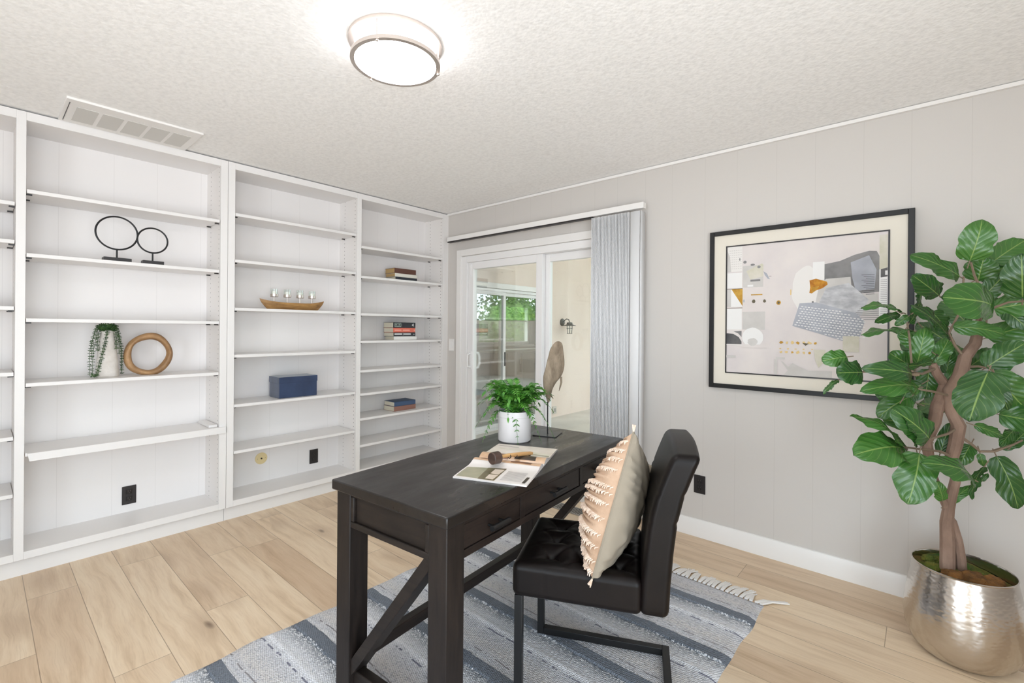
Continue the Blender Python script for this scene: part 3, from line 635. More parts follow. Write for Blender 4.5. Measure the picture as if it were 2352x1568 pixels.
# trailing plant in a tall white vase
pv = thing('potted_trailing_plant', 'tall rough white vase with trailing green strands, on the shelf beside the wooden ring', 'potted plant', (-.13, -2.545, 1.014))
G().lathe([(.0, 0), (.050, 0), (.0545, .006), (.049, .10), (.038, .20), (.031, .262), (.0345, .272), (.031, .276), (.026, .262), (.0, .255)], n=32, cap=False).make('vase', PLASTERV, pv)
def strand(rnd, az, spread, drop, hug=0):
    g = G(); pts = []
    for k in range(17):
        t = k / 16; rad = .018 + spread * min(1, t * 1.7) ** .7; z = .262 + .052 * math.sin(min(1, t * 2.4) * math.pi / 1.4) - drop * max(0, t - .18) ** 1.05 / .82
        a = az + hug * t; vr = .0585 - .022 * min(max(z, 0) / .27, 1)
        if z < .255: rad = max(rad, vr + .004)
        pts.append(Vector((rad * math.cos(a), rad * math.sin(a), max(z, .012))))
    g.tube(pts, .0012, 5)
    for i in range(len(pts) - 1):
        for m in ((.0, .5) if i % 2 else (.25,)):
            c = pts[i].lerp(pts[i + 1], m); d = (pts[i + 1] - pts[i]).normalized()
            for q in range(3):
                e = Matrix.Rotation(q * 2.1 + i * .7 + m, 3, d) @ d.cross(Vector((.3, .2, .9))).normalized()
                e = (e + d * rnd.uniform(-.2, .3)).normalized(); s_ = d.cross(e) * .0044; tip = c + e * rnd.uniform(.010, .0155)
                mid = c + e * .0065
                g.add([c, mid + s_, tip, mid - s_, mid + d * .0022, mid - d * .0022], [(0, 1, 4), (1, 2, 4), (2, 3, 4), (3, 0, 4), (1, 0, 5), (2, 1, 5), (3, 2, 5), (0, 3, 5)])
    return g
rnd = random.Random(11)
for az, sp, dr, hg in ((-92, .060, .30, 0), (-80, .054, .19, 0), (-70, .050, .33, -.2), (-62, .035, .15, 0), (12, .032, .34, -1.45), (16, .030, .31, -1.25), (38, .036, .14, .1), (62, .040, .17, .1), (84, .050, .31, .1), (95, .050, .28, 0), (150, .04, .1, 0), (-20, .022, .02, 0), (0, .016, .01, 0), (60, .02, .02, 0), (-60, .022, .02, 0), (30, .026, .03, 0), (-35, .026, .03, 0), (120, .022, .02, 0), (-120, .022, .02, 0)):
    strand(rnd, R(az), sp, dr, hg).make('strand', SUCC, pv, smooth=False, fix=False)
# wooden ring
wr_ = thing('wooden_ring', 'round carved teak ring standing on the shelf beside the white vase', 'sculpture', (-.135, -2.345, 1.014))
def wring():
    n, m = 72, 14; vs = []
    for i in range(n):
        a = 2 * math.pi * i / n; rr = .108 + .002 * math.sin(2 * a + .6) + .0015 * math.sin(5 * a); wd = .0185 + .002 * math.sin(3 * a + 1); dp = .026
        for j in range(m):
            b_ = 2 * math.pi * j / m; q = rr + wd * math.cos(b_) ** 1 ; 
            y = q * math.sin(a) * 1.0; z = .126 + q * math.cos(a) * 1.05
            vs.append((dp * math.sin(b_), y, max(z, 0)))
    return G().add(vs, [(i * m + j, ((i + 1) % n) * m + j, ((i + 1) % n) * m + (j + 1) % m, i * m + (j + 1) % m) for i in range(n) for j in range(m)])
wring().make('ring', TEAK, wr_)
# boat candle holder
bc = thing('candle_holder', 'boat-shaped wooden candle holder on the shelf above the navy box', 'candle holder', (-.135, -1.448, 1.448))
def hull(u, v):
    y = (u - .5) * 2; L_ = .245 - .058 * (1 - v) ** 1.5
    w_ = .040 * (1 - abs(y) ** 2.6) * (.45 + .55 * v ** .6) + .0015; top = .054 + .026 * abs(y) ** 3
    return w_, y * L_, top * v if v > 0 else 0
g = G(); NU, NV = 36, 8
def hside(sg): return lambda u, v: (sg * hull(u, v)[0], hull(u, v)[1], hull(u, v)[2])
g.grid(hside(1), NU, NV); g.grid(hside(-1), NU, NV)
g.grid(lambda u, v: (hull(u, 0)[0] * (2 * v - 1), hull(u, 0)[1], 0), NU, 1)
g.grid(lambda u, v: (hull(u, 1)[0] * (2 * v - 1), hull(u, 1)[1], hull(u, 1)[2] - .004 * math.sin(v * math.pi)), NU, 4)
g.make('hull', BOATW, bc)
WAX = plain('white_wax', srgb(240, 236, 228), .6)
for k in range(4):
    y = -.142 + k * .0965
    cup = G().tube([(0, y, .050), (0, y, .098)], .0042, 10); cup.lathe([(0, .096), (.026, .096), (.028, .098), (.028, .117), (.026, .117), (.026, .100), (0, .100)], (0, y, 0), 24, cap=False)
    cu = cup.make('cup', NICKEL, bc)
    G().lathe([(.0245, .1005), (.0245, .156), (.0235, .156), (.0235, .1015), (0, .1015)], (0, y, 0), 24, cap=False).make('glass_cup', GLASS, cu)
    ca = G().lathe([(0, .102), (.021, .102), (.021, .136), (0, .136)], (0, y, 0), 20, cap=False); ca.tube([(0, y, .136), (0, y, .142)], .001, 5); ca.make('candle', WAX, cu)
# navy box
nb = thing('storage_box', 'navy velvet lidded box on the shelf below the boat candle holder', 'box', (-.145, -1.437, .787))
rbox((.178, .288, .118), .004, 10, lambda p: (p.x, p.y, p.z + .059)).make('body', VELVET, nb)
rbox((.184, .294, .048), .004, 10, lambda p: (p.x, p.y, p.z + .134)).make('lid', VELVET, nb)
# books
def book(x, y, z, w_, d_, t_, cov, label, group, tilt=0, marks=None, page=PAGE, rounded=False):
    """spine faces +x; page edges show at the -y end"""
    b_ = thing('book', label, 'book', (x, y, z), tilt, group); c = .0022
    g = G(); g.box((-w_, 0, 0), (0, d_, c)); g.box((-w_, 0, t_ - c), (0, d_, t_)); g.box((-c, 0, c), (0, d_, t_ - c)); cv_ = g.make('cover', cov, b_, bevel=.0012)
    G().box((-w_ + .004, .003, c), (-c, d_ - .003, t_ - c)).make('page_block', page, b_)
    if marks:
        for mat_, rects in marks:
            q = G()
            for (a0, b0, a1, b1) in rects: q.box((0, d_ * a0, t_ * b0), (.0004, d_ * a1, t_ * b1))
            q.make('spine_lettering', mat_, cv_)
    return b_
def cov(name, rgb): return plain(name, srgb(*rgb), .5)
TANP = plain('tan_pages', srgb(188, 156, 106), .85)
cBRN, cCRM, cNVY, cBLK, cRED, cWHT, cBLU, cRST = cov('brown_cover', (92, 56, 44)), cov('cream_cover', (222, 218, 206)), cov('dark_navy_cover', (38, 42, 52)), cov('black_cover', (34, 34, 40)), cov('coral_cover', (218, 112, 92)), cov('white_cover', (236, 234, 230)), cov('blue_cover', (62, 84, 116)), cov('rust_brown_cover', (146, 104, 90))
LWH, LCO, LGN = cov('lettering_white', (226, 226, 226)), cov('lettering_pale_coral', (244, 176, 156)), cov('lettering_green_white', (186, 204, 190))
gt = 'books in the upper stack'; X0 = -.075
book(X0, -.560, 1.752, .15, .240, .031, cNVY, 'dark navy book at the bottom of the upper three-book stack', gt)
book(X0, -.566, 1.783, .15, .244, .032, cCRM, 'cream book in the middle of the upper three-book stack', gt, page=TANP)
book(X0, -.571, 1.815, .15, .238, .046, cBRN, 'brown book on top of the upper three-book stack', gt, page=TANP)
gm = 'books in the middle stack'
book(X0, -.572, 1.208, .15, .246, .033, cWHT, 'plain white book at the bottom of the four-book stack', gm, R(-2))
book(X0, -.576, 1.241, .155, .242, .036, cBLK, 'dark book with two white title blocks, third down in the four-book stack', gm, marks=[(LWH, [(.04, .42, .38, .74), (.42, .25, .435, .85), (.46, .42, .78, .72), (.91, .4, .95, .6)])])
book(X0, -.580, 1.277, .155, .244, .041, cRED, 'coral red book, second from the top of the four-book stack', gm, marks=[(LCO, [(.06, .4, .36, .6), (.43, .4, .74, .6), (.93, .4, .98, .6)])])
book(X0, -.580, 1.318, .155, .246, .050, cBLK, 'thick black book with a boxed title, on top of the four-book stack', gm, marks=[(LGN, [(.06, .22, .345, .28), (.06, .82, .345, .88), (.06, .22, .072, .88), (.333, .22, .345, .88), (.10, .4, .115, .7), (.13, .4, .145, .7), (.20, .3, .213, .8), (.25, .62, .30, .70), (.25, .40, .30, .47), (.25, .4, .262, .7)]), (LWH, [(.84, .42, .88, .66), (.88, .30, .91, .80)])])
gl_ = 'books in the lower stack'
book(X0, -.565, .560, .16, .246, .044, cRST, 'reddish brown book at the bottom of the lower two-book stack', gl_, R(1.5))
book(X0, -.562, .604, .16, .236, .040, cBLU, 'blue book on top of the lower two-book stack', gl_)

# ---------------------------------------------------------------- rug
rug = thing('rug', 'blue-grey striped flat-woven rug with white fringe under the desk and chair', 'rug', (0, 0, 0))
def rug_mat():
    k = NT('striped_weave'); k.p(Roughness=.95); co = k.coord(); sp = k.n('ShaderNodeSeparateXYZ', {0: co})
    wob = k.math('MULTIPLY', k.math('SUBTRACT', k.noise(co, 3, 3, .6, (1, .4, 1)), .5), .045)
    t = k.math('MODULO', k.math('ADD', k.math('SUBTRACT', -.715, sp.outputs[1]), k.math('ADD', wob, 3.4)), .34)
    P = .34
    pale, nub, slate, ink, warm = srgb(236, 236, 239), srgb(216, 216, 221), srgb(96, 104, 114), srgb(74, 82, 92), srgb(222, 217, 214)
    base = k.ramp(k.math('DIVIDE', t, P), [(0, slate), (.155, slate), (.165, ink), (.19, (.22, .24, .26, 1)), (.36, nub), (.42, pale), (.56, nub), (.78, warm), (.93, nub), (.985, pale)])
    # speckled weave
    mp = k.n('ShaderNodeMapping', {0: co, 3: (150, 210, 1)}).outputs[0]
    v = k.n('ShaderNodeTexVoronoi', {'Vector': mp, 'Scale': 1.0}).outputs
    sx = k.math('SINE', k.math('ADD', k.math('MULTIPLY', sp.outputs[0], 500), k.math('MULTIPLY', sp.outputs[1], 260)))
    sy = k.math('SINE', k.math('SUBTRACT', k.math('MULTIPLY', sp.outputs[1], 560), k.math('MULTIPLY', sp.outputs[0], 200)))
    tw = k.math('MULTIPLY', sx, sy)
    rn = k.n('ShaderNodeSeparateColor', {0: v[1]}).outputs[0]
    sp1 = k.n('ShaderNodeMapRange', {0: rn, 1: .60, 2: .75}).outputs[0]
    ins = k.math('MULTIPLY', k.math('GREATER_THAN', t, .056), k.math('LESS_THAN', t, .145))
    base = k.mix(k.math('MULTIPLY', k.math('MULTIPLY', sp1, ins), .8), base, srgb(232, 232, 234))
    out_ = k.math('GREATER_THAN', t, .13)
    sp2 = k.n('ShaderNodeMapRange', {0: rn, 1: .30, 2: .12}).outputs[0]
    base = k.mix(k.math('MULTIPLY', k.math('MULTIPLY', sp2, out_), .42), base, srgb(124, 128, 142))
    base = k.mix(k.math('MULTIPLY', k.n('ShaderNodeMapRange', {0: tw, 1: .1, 2: -.6}).outputs[0], .34), base, srgb(120, 126, 140))
    wht = k.math('MULTIPLY', k.n('ShaderNodeMapRange', {0: k.math('ABSOLUTE', k.math('SUBTRACT', t, .150)), 1: .014, 2: .006}).outputs[0], k.math('GREATER_THAN', k.noise(co, 60, 2, .6, (1, 2, 1)), .42))
    base = k.mix(k.math('MULTIPLY', wht, .8), base, srgb(232, 232, 236))
    nv = k.math('MULTIPLY', k.n('ShaderNodeMapRange', {0: k.math('ABSOLUTE', k.math('SUBTRACT', t, .176)), 1: .005, 2: .002}).outputs[0], k.math('GREATER_THAN', k.noise(co, 28, 2, .6, (1, .3, 1)), .5))
    base = k.mix(k.math('MULTIPLY', nv, .8), base, srgb(58, 58, 92))
    br = k.math('MULTIPLY', k.n('ShaderNodeMapRange', {0: k.math('ABSOLUTE', k.math('SUBTRACT', t, .30)), 1: .004, 2: .0015}).outputs[0], k.math('GREATER_THAN', k.noise(co, 16, 2, .6, (1, .3, 1)), .46))
    base = k.mix(k.math('MULTIPLY', br, .7), base, srgb(84, 72, 74))
    big = k.noise(co, 2.2, 3)
    k.col(k.mix(k.math('MULTIPLY', big, .2), base, srgb(196, 198, 205)))
    k.bump(k.math('ADD', k.math('MULTIPLY', tw, .5), v[0]), .7, .004); return k.m
RUGM = rug_mat(); RX0, RX1, RY0, RY1 = 1.43, 2.955, -3.02, -.555
def wav(y): return .009 * math.sin(y * 9) + .005 * math.sin(y * 23 + 1)
def rugp(u, v):
    y = RY0 + (RY1 - RY0) * v; xl = RX0 + wav(y) + .075 * max(0, (y + 1.5)); xr = RX1 + .6 * wav(y + 3)
    y2 = y + .012 * math.sin(u * 7 + y * 5) * (1 if v < .97 else .4)
    t = ((-.715 - y2 + 3.4) % .34); hh = .0065 * (t < .055) + .004 * math.exp(-((t - .150) / .014) ** 2)
    e = min(1, u * 60, (1 - u) * 60, v * 80, (1 - v) * 80)
    return (xl + (xr - xl) * u, y2, (.007 + hh + .0006 * math.sin(u * 420)) * max(e, .0))
g = G().grid(rugp, 220, 520); g.make('woven_field', RUGM, rug, fix=False)
YARN = plain('white_yarn', srgb(232, 228, 224), .95, bump=(260, .5, .001))
g = G(); rnd = random.Random(3)
for k in range(64):
    u = (k + .5) / 64; x, y, _ = rugp(u, 1.0); l = rnd.uniform(.075, .105); sw_ = rnd.uniform(-.02, .045) + (.05 if k > 61 else 0)
    for q in range(3):
        o_ = (q - 1) * .006; g.tube([(x + o_ * .6, y - .008, .009), (x + o_ + sw_ * .35, y + l * .4, .011), (x + o_ * 1.6 + sw_, y + l * rnd.uniform(.9, 1.0), .0045)], [.0048, .0042, .0034], 6)
g.make('fringe', YARN, rug, fix=False)
g = G()
for k in range(64):
    x, y, _ = rugp((k + .5) / 64, 0.0); l = rnd.uniform(.075, .1)
    for q in range(2): g.tube([(x + q * .006, y + .006, .009), (x + q * .008, y - l, .005)], .004, 6)
g.make('fringe', YARN, rug, fix=False)

# ---------------------------------------------------------------- desk (long axis local y, near end at -y)
DT = .770; DZR = .016                                           # top height; it stands on the rug
desk = thing('desk', 'dark espresso wooden desk with two drawers showing and cross braces', 'desk', (2.1455, -1.548, 0), R(4.9))
hw, hl = .290, .635
dk = G().box((-hw, -hl, DT - .036), (hw, hl, DT)).make('desktop', DESKTOP, desk, bevel=.004)
LG = .078; ix, iy = hw - .014, hl - .014
for sx in (-1, 1):
    for sy in (-1, 1):
        x1, y1 = sx * ix, sy * iy; x0, y0 = x1 - sx * LG, y1 - sy * LG
        G().box((min(x0, x1), min(y0, y1), DZR - .0055), (max(x0, x1), max(y0, y1), DT - .036)).make('leg', DESKV, desk, bevel=.003)
for sy in (-1, 1):                                              # end aprons with framed panel
    y0, y1 = sorted((sy * (iy - .014), sy * (iy - .034)))
    ap = G().box((-ix + LG, y0, .612), (ix - LG, y1, DT - .036)).make('end_apron', DESKX, desk, bevel=.002)
    q = G(); yo0, yo1 = sorted((sy * (iy - .002), sy * (iy - .014)))
    q.box((-ix + LG, yo0, .612), (ix - LG, yo1, .634)); q.box((-ix + LG, yo0, .722), (ix - LG, yo1, DT - .036)); q.box((-ix + LG, yo0, .634), (-ix + LG + .018, yo1, .722)); q.box((ix - LG - .018, yo0, .634), (ix - LG, yo1, .722))
    q.make('moulding', DESKX, ap, bevel=.003)
    G().bar((-ix + .050, sy * (iy - .040), .075), (ix - .070, sy * (iy - .040), .625), .038, .066, up=(0, 1, 0)).make('brace', DESKX, desk, bevel=.003)
    G().box((-ix + LG - .001, min(sy * (iy - .058), sy * (iy - .022)), .045), (ix - LG + .001, max(sy * (iy - .058), sy * (iy - .022)), .095)).make('end_rail', DESKX, desk, bevel=.003)
G().bar((-.128, -iy + .045, .200), (-.128, iy - .045, .200), .036, .042).make('stretcher', DESKW, desk, bevel=.003)
for sx in (-1,):
    G().box((-ix + .014, -iy + LG, .612), (-ix + .034, iy - LG, DT - .036)).make('back_apron', DESKW, desk, bevel=.002)
fa = G(); fx0, fx1 = ix - .020, ix - .004
dy = [(-hl + .094, -hl + .398), (-hl + .424, hl - .424), (hl - .398, hl - .094)]
fa.box((fx0, -iy + LG, .612), (fx1, iy - LG, .636)); fa.box((fx0, -iy + LG, .716), (fx1, iy - LG, DT - .036))
es = [-iy + LG] + [v for p_ in dy for v in p_] + [iy - LG]
for k in range(0, 8, 2): fa.box((fx0, es[k], .636), (fx1, es[k + 1], .716))
fa.make('drawer_rail', DESKW, desk, bevel=.002)
for a_, b_ in dy:
    dr = G().box((fx0 - .10, a_ + .0022, .6382), (fx1 - .003, b_ - .0022, .7138)).make('drawer', DESKW, desk, bevel=.002)
    m_ = (a_ + b_) / 2; hd = G().tube([(fx1 + .026, m_ - .047, .674), (fx1 + .026, m_ + .047, .674)], .0095, 14)
    for s_ in (-1, 1): hd.tube([(fx1 - .004, m_ + s_ * .028, .674), (fx1 + .026, m_ + s_ * .028, .674)], .005, 8)
    hd.make('handle', BLACKM, dr)

# ---------------------------------------------------------------- magazine and wooden mallet
mg = thing('magazine', 'open glossy magazine lying near the front edge of the desk', 'magazine', (2.226, -1.901, DT), 0)
E1, E2 = Vector((.262, .108, 0)), Vector((-.212, .480, 0))
def mz(v):                                                      # page height along the spread (spine at .49)
    d_ = abs(v - .49); return .0075 + .013 * math.exp(-((d_ - .085) / .07) ** 2) - .0085 * math.exp(-(d_ / .022) ** 2) - .002 * max(0, d_ - .35) / .15
def mp(u, v, dz=0): p_ = E1 * u + E2 * v; return (p_.x, p_.y, mz(v) + dz)
PAPER = plain('glossy_paper', srgb(226, 220, 216), .3)
bk = G(); nV = 60
bk.grid(lambda u, v: mp(u, v), 2, nV)
for u in (0, 1): bk.grid(lambda s_, v, u=u: (*mp(u, v)[:2], mz(v) * s_ + .0005), 1, nV)
for v in (0, 1): bk.grid(lambda u, s_, v=v: (*mp(u, v)[:2], mz(v) * s_ + .0005), 2, 1)
bk.grid(lambda u, v: (*mp(u, v)[:2], .0005), 1, 1)
bkm = bk.make('pages', PAPER, mg, fix=True)
def mm(n_, rgb, var=None): return plain('photo_' + n_, srgb(*rgb), .3, var=(var[0], srgb(*var[1]), (1, 1, 1)) if var else None)
mgm = [mm('sage', (142, 140, 116), (14, (168, 162, 134))), mm('olive', (118, 108, 78), (20, (84, 74, 52))), mm('tile', (214, 200, 184)), mm('brown', (104, 70, 52), (30, (152, 108, 80))), mm('tan', (196, 158, 124), (20, (214, 182, 152))),
       mm('beam', (206, 194, 180), (10, (226, 218, 206))), mm('ink', (70, 60, 52)), mm('text', (178, 172, 172)), mm('lightgreen', (196, 192, 168), (12, (214, 208, 190)))]
mgp = G(); lay2 = [0]
def mq(pts, mi):
    lay2[0] += 1; dz = .0003 + .00006 * lay2[0]; a_, b_, c_, d_ = [Vector(p_) for p_ in pts]; n_ = 14
    def fn(i, j):
        p_ = a_.lerp(b_, i).lerp(d_.lerp(c_, i), j); return mp(p_.x, p_.y, dz)
    mgp.grid(fn, 4, n_, mi)
mq([(.02, .03), (.56, .02), (.57, .29), (.02, .24)], 0); mq([(.33, .02), (.56, .015), (.57, .29), (.31, .27)], 1); mq([(.42, .15), (.54, .14), (.555, .26), (.42, .255)], 2); mq([(.42, .04), (.53, .035), (.545, .13), (.42, .13)], 2)
mq([(0, .375), (1, .37), (1, .478), (0, .478)], 4); mq([(.10, .40), (.42, .395), (.44, .45), (.10, .45)], 3); mq([(.56, .385), (.93, .38), (.93, .46), (.56, .465)], 3); mq([(.86, .37), (1, .37), (1, .475), (.88, .475)], 4)
for i in range(9): mq([(.62, .05 + i * .022), (.90, .05 + i * .022), (.90, .056 + i * .022), (.62, .056 + i * .022)], 7)
mq([(.92, .03), (.96, .03), (.97, .15), (.93, .15)], 6); mq([(0, .505), (1, .505), (1, .64), (0, .62)], 4); mq([(.15, .51), (.45, .51), (.42, .59), (.13, .58)], 3); mq([(.54, .52), (.86, .52), (.84, .64), (.55, .63)], 6); mq([(.86, .51), (.99, .51), (.98, .62), (.86, .63)], 4)
mq([(0, .64), (1, .66), (1, .99), (0, .99)], 5); mq([(.1, .83), (.98, .74), (.98, .77), (.1, .855)], 8); mq([(.03, .93), (.4, .90), (.4, .91), (.03, .94)], 6); mq([(.6, .72), (.98, .69), (.98, .73), (.6, .75)], 0)
mgp.make('printed_photos', mgm, bkm, smooth=True, fix=False)
ml = thing('wooden_mallet', 'small wooden mallet with a dark round head lying on the open magazine', 'mallet', (2.262, -1.712, .8135), R(-3))
DW = wood('dark_mallet_wood', srgb(58, 42, 36), srgb(88, 66, 56), (4, 30, 30), .45, .1)
G().lathe([(0, -.021), (.0205, -.021), (.0235, -.018), (.0245, .015), (.022, .019), (.0, .021)], axis='y', n=28, cap=False).make('head', DW, ml)
hnd = [(0, .019, 0), (0, .045, .0), (0, .075, 0), (.001, .110, -.003), (.002, .150, -.006), (.003, .200, -.010), (.003, .214, -.011)]
hh_ = G().tube(hnd, [.006, .0065, .0075, .0085, .0088, .0085, .006], 12).make('handle', wood('bamboo_handle', srgb(176, 130, 78), srgb(214, 172, 118), (40, 4, 40), .4, .1), ml)
for y_ in (.076, .113, .196): G().lathe([(.0072, y_), (.0098, y_ + .001), (.0098, y_ + .003), (.0072, y_ + .004)], (0.001, 0, -.012 * (y_ / .2)), axis='y', n=16, cap=False).make('band', BLACK, hh_)
ml.rotation_euler.x = R(-2.5)

# ---------------------------------------------------------------- potted fern
fp = thing('potted_fern', 'bushy green fern in a plain white ceramic pot on the far end of the desk', 'potted plant', (2.0, -1.295, DT))
G().lathe([(0, 0), (.077, 0), (.0805, .004), (.081, .010), (.081, .118), (.083, .120), (.083, .148), (.079, .148), (.077, .125), (0, .125)], n=48, cap=False).make('pot', CERAMIC, fp)
G().lathe([(0, .128), (.04, .131), (.076, .126)], n=24, cap=False).make('soil', MOSSG, fp)
rnd = random.Random(21)
def frond(az, reach, rise, droop, pl):
    g = G(); n = 15; pts = []
    for k in range(n + 1):
        t = k / n; r = .012 + reach * t; z = .128 + rise * math.sin(min(t * 1.25, 1) * math.pi / 2) - droop * max(0, t - .35) ** 1.7
        pts.append(Vector((r * math.cos(az + .25 * t), r * math.sin(az + .25 * t), z)))
    g.tube(pts, [.0016 * (1 - .6 * k / n) for k in range(n + 1)], 5)
    for k in range(3, n + 1):
        t = k / n; d = (pts[k] - pts[k - 1]).normalized(); side = d.cross(Vector((0, 0, 1))).normalized(); nn = side.cross(d)
        L_ = pl * (math.sin(min(1, t * 1.05 + .05) * math.pi) ** .6 * .9 + .18) if k < n else pl * .8
        for sg in ((-1, 1) if k < n else (0,)):
            e = (side * sg * .86 + d * (.55 if sg else 1.4) - nn * rnd.uniform(-.1, .25)).normalized(); w_ = L_ * .19; pw = d if sg else side
            c0 = pts[k]; m1 = c0 + e * L_ * .35; tip = c0 + e * L_ - nn * L_ * .12
            g.add([c0, m1 + pw * w_, tip, m1 - pw * w_, c0 + e * L_ * .68 + pw * w_ * .7, c0 + e * L_ * .68 - pw * w_ * .7, m1 + nn * w_ * .3], [(0, 1, 6), (0, 6, 3), (1, 4, 2, 6), (6, 2, 5, 3)])
    return g
spec = [(R(200), .175, .07, .26, .040), (R(228), .165, .03, .40, .034), (R(240), .15, .08, .12, .040), (R(285), .14, .09, .16, .038), (R(306), .105, .05, .42, .026), (R(320), .15, .09, .10, .040), (R(20), .185, .06, .36, .036), (R(38), .175, .10, .16, .040), (R(60), .13, .15, .02, .040), (R(355), .14, .05, .36, .034), (R(178), .16, .11, .12, .038), (R(155), .14, .12, .10, .036), (R(120), .12, .13, .08, .036), (R(90), .12, .14, .08, .034)]
for k in range(46): spec.append((rnd.uniform(0, 6.283), rnd.uniform(.06, .17), rnd.uniform(.08, .17), rnd.uniform(.02, .16), rnd.uniform(.038, .052)))
for s_ in spec: frond(*s_).make('frond', FERN, fp, smooth=True, fix=False)

# ---------------------------------------------------------------- driftwood sculpture on a stand
ds = thing('driftwood_sculpture', 'weathered driftwood fish shape on a thin black stand beside the fern', 'sculpture', (2.047, -1.085, DT))
G().box((-.062, -.062, 0), (.062, .062, .004)).make('base', plain('dark_steel_plate', srgb(70, 70, 74), .35, .5), ds, bevel=.0008).rotation_euler.z = R(20)
G().tube([(0, 0, .004), (-.001, 0, .17)], .0032, 8).make('rod', BLACKM, ds)
ol = [(150, 475), (190, 465), (225, 480), (243, 520), (249, 600), (262, 680), (265, 740), (258, 800), (240, 850), (215, 895), (180, 930), (150, 975), (125, 1020), (110, 1080), (100, 1140), (85, 1185), (62, 1185), (50, 1120), (30, 1060), (15, 1000), (10, 900), (20, 850), (45, 770), (55, 700), (75, 640), (85, 575), (110, 530)]
hd_ = Vector((.7516, .6596, 0)); nd_ = Vector((.6596, -.7516, 0))
def sp(x, y): return (1240 + x * .1976 - 1254) * .00227, 1.258 - (690 + y * .1976 - 783) * .00228 - DT
pts = [sp(*p_) for p_ in ol]; cx_ = sum(p_[0] for p_ in pts) / len(pts)
g = G(); rings = []; NL = 7; n = len(pts)
spine = lambda z: (lambda t: .012 + (-.03 if t < 0 else 0) * 0)(0)
for k in range(NL):
    th = -1 + 2 * k / (NL - 1); sc_ = max(.10, math.sqrt(1 - th * th)) ** .55; off = th * .019
    for (a_, z_) in pts:
        zc = .29; ac = .028 + (z_ - zc) * .16; zc2 = min(max(z_, .12), .42)
        aa = ac + (a_ - ac) * sc_; zz = zc2 + (z_ - zc2) * sc_; p_ = hd_ * aa + nd_ * off; g.v.append((p_.x, p_.y, zz))
for k in range(NL - 1):
    for i in range(n): g.f.append([k * n + i, k * n + (i + 1) % n, (k + 1) * n + (i + 1) % n, (k + 1) * n + i]); g.mi.append(0); g.uv.append([(0, 0)] * 4)
for k in (0, NL - 1): g.f.append([k * n + i for i in range(n)]); g.mi.append(0); g.uv.append([(0, 0)] * n)
dbody = g.make('body', DRIFT, ds, angle=60); sm_ = dbody.modifiers.new('smooth', 'SUBSURF'); sm_.levels = sm_.render_levels = 1
fl = [sp(*p_) for p_ in [(222, 885), (226, 950), (214, 1000), (200, 1050)]]
G().tube([tuple((hd_ * a_)[:2]) + (z_,) for a_, z_ in fl], [.006, .0055, .004, .001], 8).make('fin', DRIFT, ds)
fl = [sp(*p_) for p_ in [(95, 1090), (115, 1115), (135, 1140)]]
G().tube([tuple((hd_ * a_)[:2]) + (z_,) for a_, z_ in fl], [.006, .004, .001], 8).make('fin', DRIFT, ds)

# ---------------------------------------------------------------- chair: local x = front to back, y = across (-y to the camera's near side)
ang = math.atan2(.435, .90)
chair = thing('dining_chair', 'dark brown leather chair with a tufted seat on a black sled base, at the desk', 'chair', (2.457, -1.822, 0), ang)
# near side plane is y=0, far side y=+.44
CW = .44
def back_c(z): 
    t = [(.385, .468), (.50, .474), (.60, .482), (.70, .494), (.78, .513), (.86, .542), (.925, .568)]
    for (z0, s0), (z1, s1) in zip(t, t[1:]):
        if z <= z1: return s0 + (s1 - s0) * (z - z0) / (z1 - z0)
    return t[-1][1] + (z - .925) * .5
def bend(p_):
    z = p_.z + .657; th = 1.0 - .04 * (z - .4) / .5; bulge = 1 + .10 * math.cos(p_.y / CW * math.pi) * (1 if z > .5 else .5)
    x = p_.x * th
    for zc in (.70, .795): x *= 1 - .07 * math.exp(-((z - zc) / .006) ** 2)
    z += .010 * math.cos(p_.y / CW * math.pi) * max(0, (z - .8) / .12)
    return (back_c(z) + x * bulge, p_.y + CW / 2, z)
rbox((.092, CW, .530), .022, 44, bend).make('backrest', LEATHER, chair, angle=60)
TF = [(s_, y_) for s_ in (.115, .235, .355) for y_ in (.10, .22, .34)]
def seatd(p_):
    x, y, z = p_.x + .212, p_.y + CW / 2, p_.z + .447
    if p_.z > 0:
        z += .016 * math.cos(p_.x / .44 * math.pi) * math.cos(p_.y / CW * math.pi)
        for (a_, b_) in TF:
            d2_ = ((x - a_) ** 2 + (y - b_) ** 2); z -= .018 * math.exp(-d2_ / .014 ** 2) + .018 * math.exp(-d2_ / .040 ** 2)
        for (a_, b_) in TF:
            dx_, dy_ = abs(x - a_), abs(y - b_); z -= .010 * math.exp(-((dx_ - dy_) / .008) ** 2) * math.exp(-(dx_ / .05) ** 2)
    for xs in (.105, ): 
        if abs(p_.y) > CW / 2 - .03: y += (-1 if p_.y > 0 else 1) * .0025 * math.exp(-((x - xs) / .004) ** 2)
    return (x, y, z)
rbox((.440, CW, .118), .024, 56, seatd).make('seat', LEATHER, chair, angle=60)
g = G()
for (a_, b_) in TF[:6]: g.lathe([(0, -.003), (.008, -.002), (.009, 0), (.006, .003), (0, .004)], (a_, b_, .475), 14, cap=False)
g.make('button', LEATHER, chair)
LT = .028; zf = .0135; yn, yf = .012, CW - .012 - LT
for y_ in (yn, yf):
    G().box((.0, y_, zf), (LT, y_ + LT, .390)).make('leg', BLACKM, chair, bevel=.0015)
    G().box((LT, y_, zf), (.540 - LT, y_ + LT, zf + LT)).make('runner', BLACKM, chair, bevel=.0015)
G().box((.540 - LT, yn, zf), (.540, yf + LT, zf + LT)).make('rear_bar', BLACKM, chair, bevel=.0015)

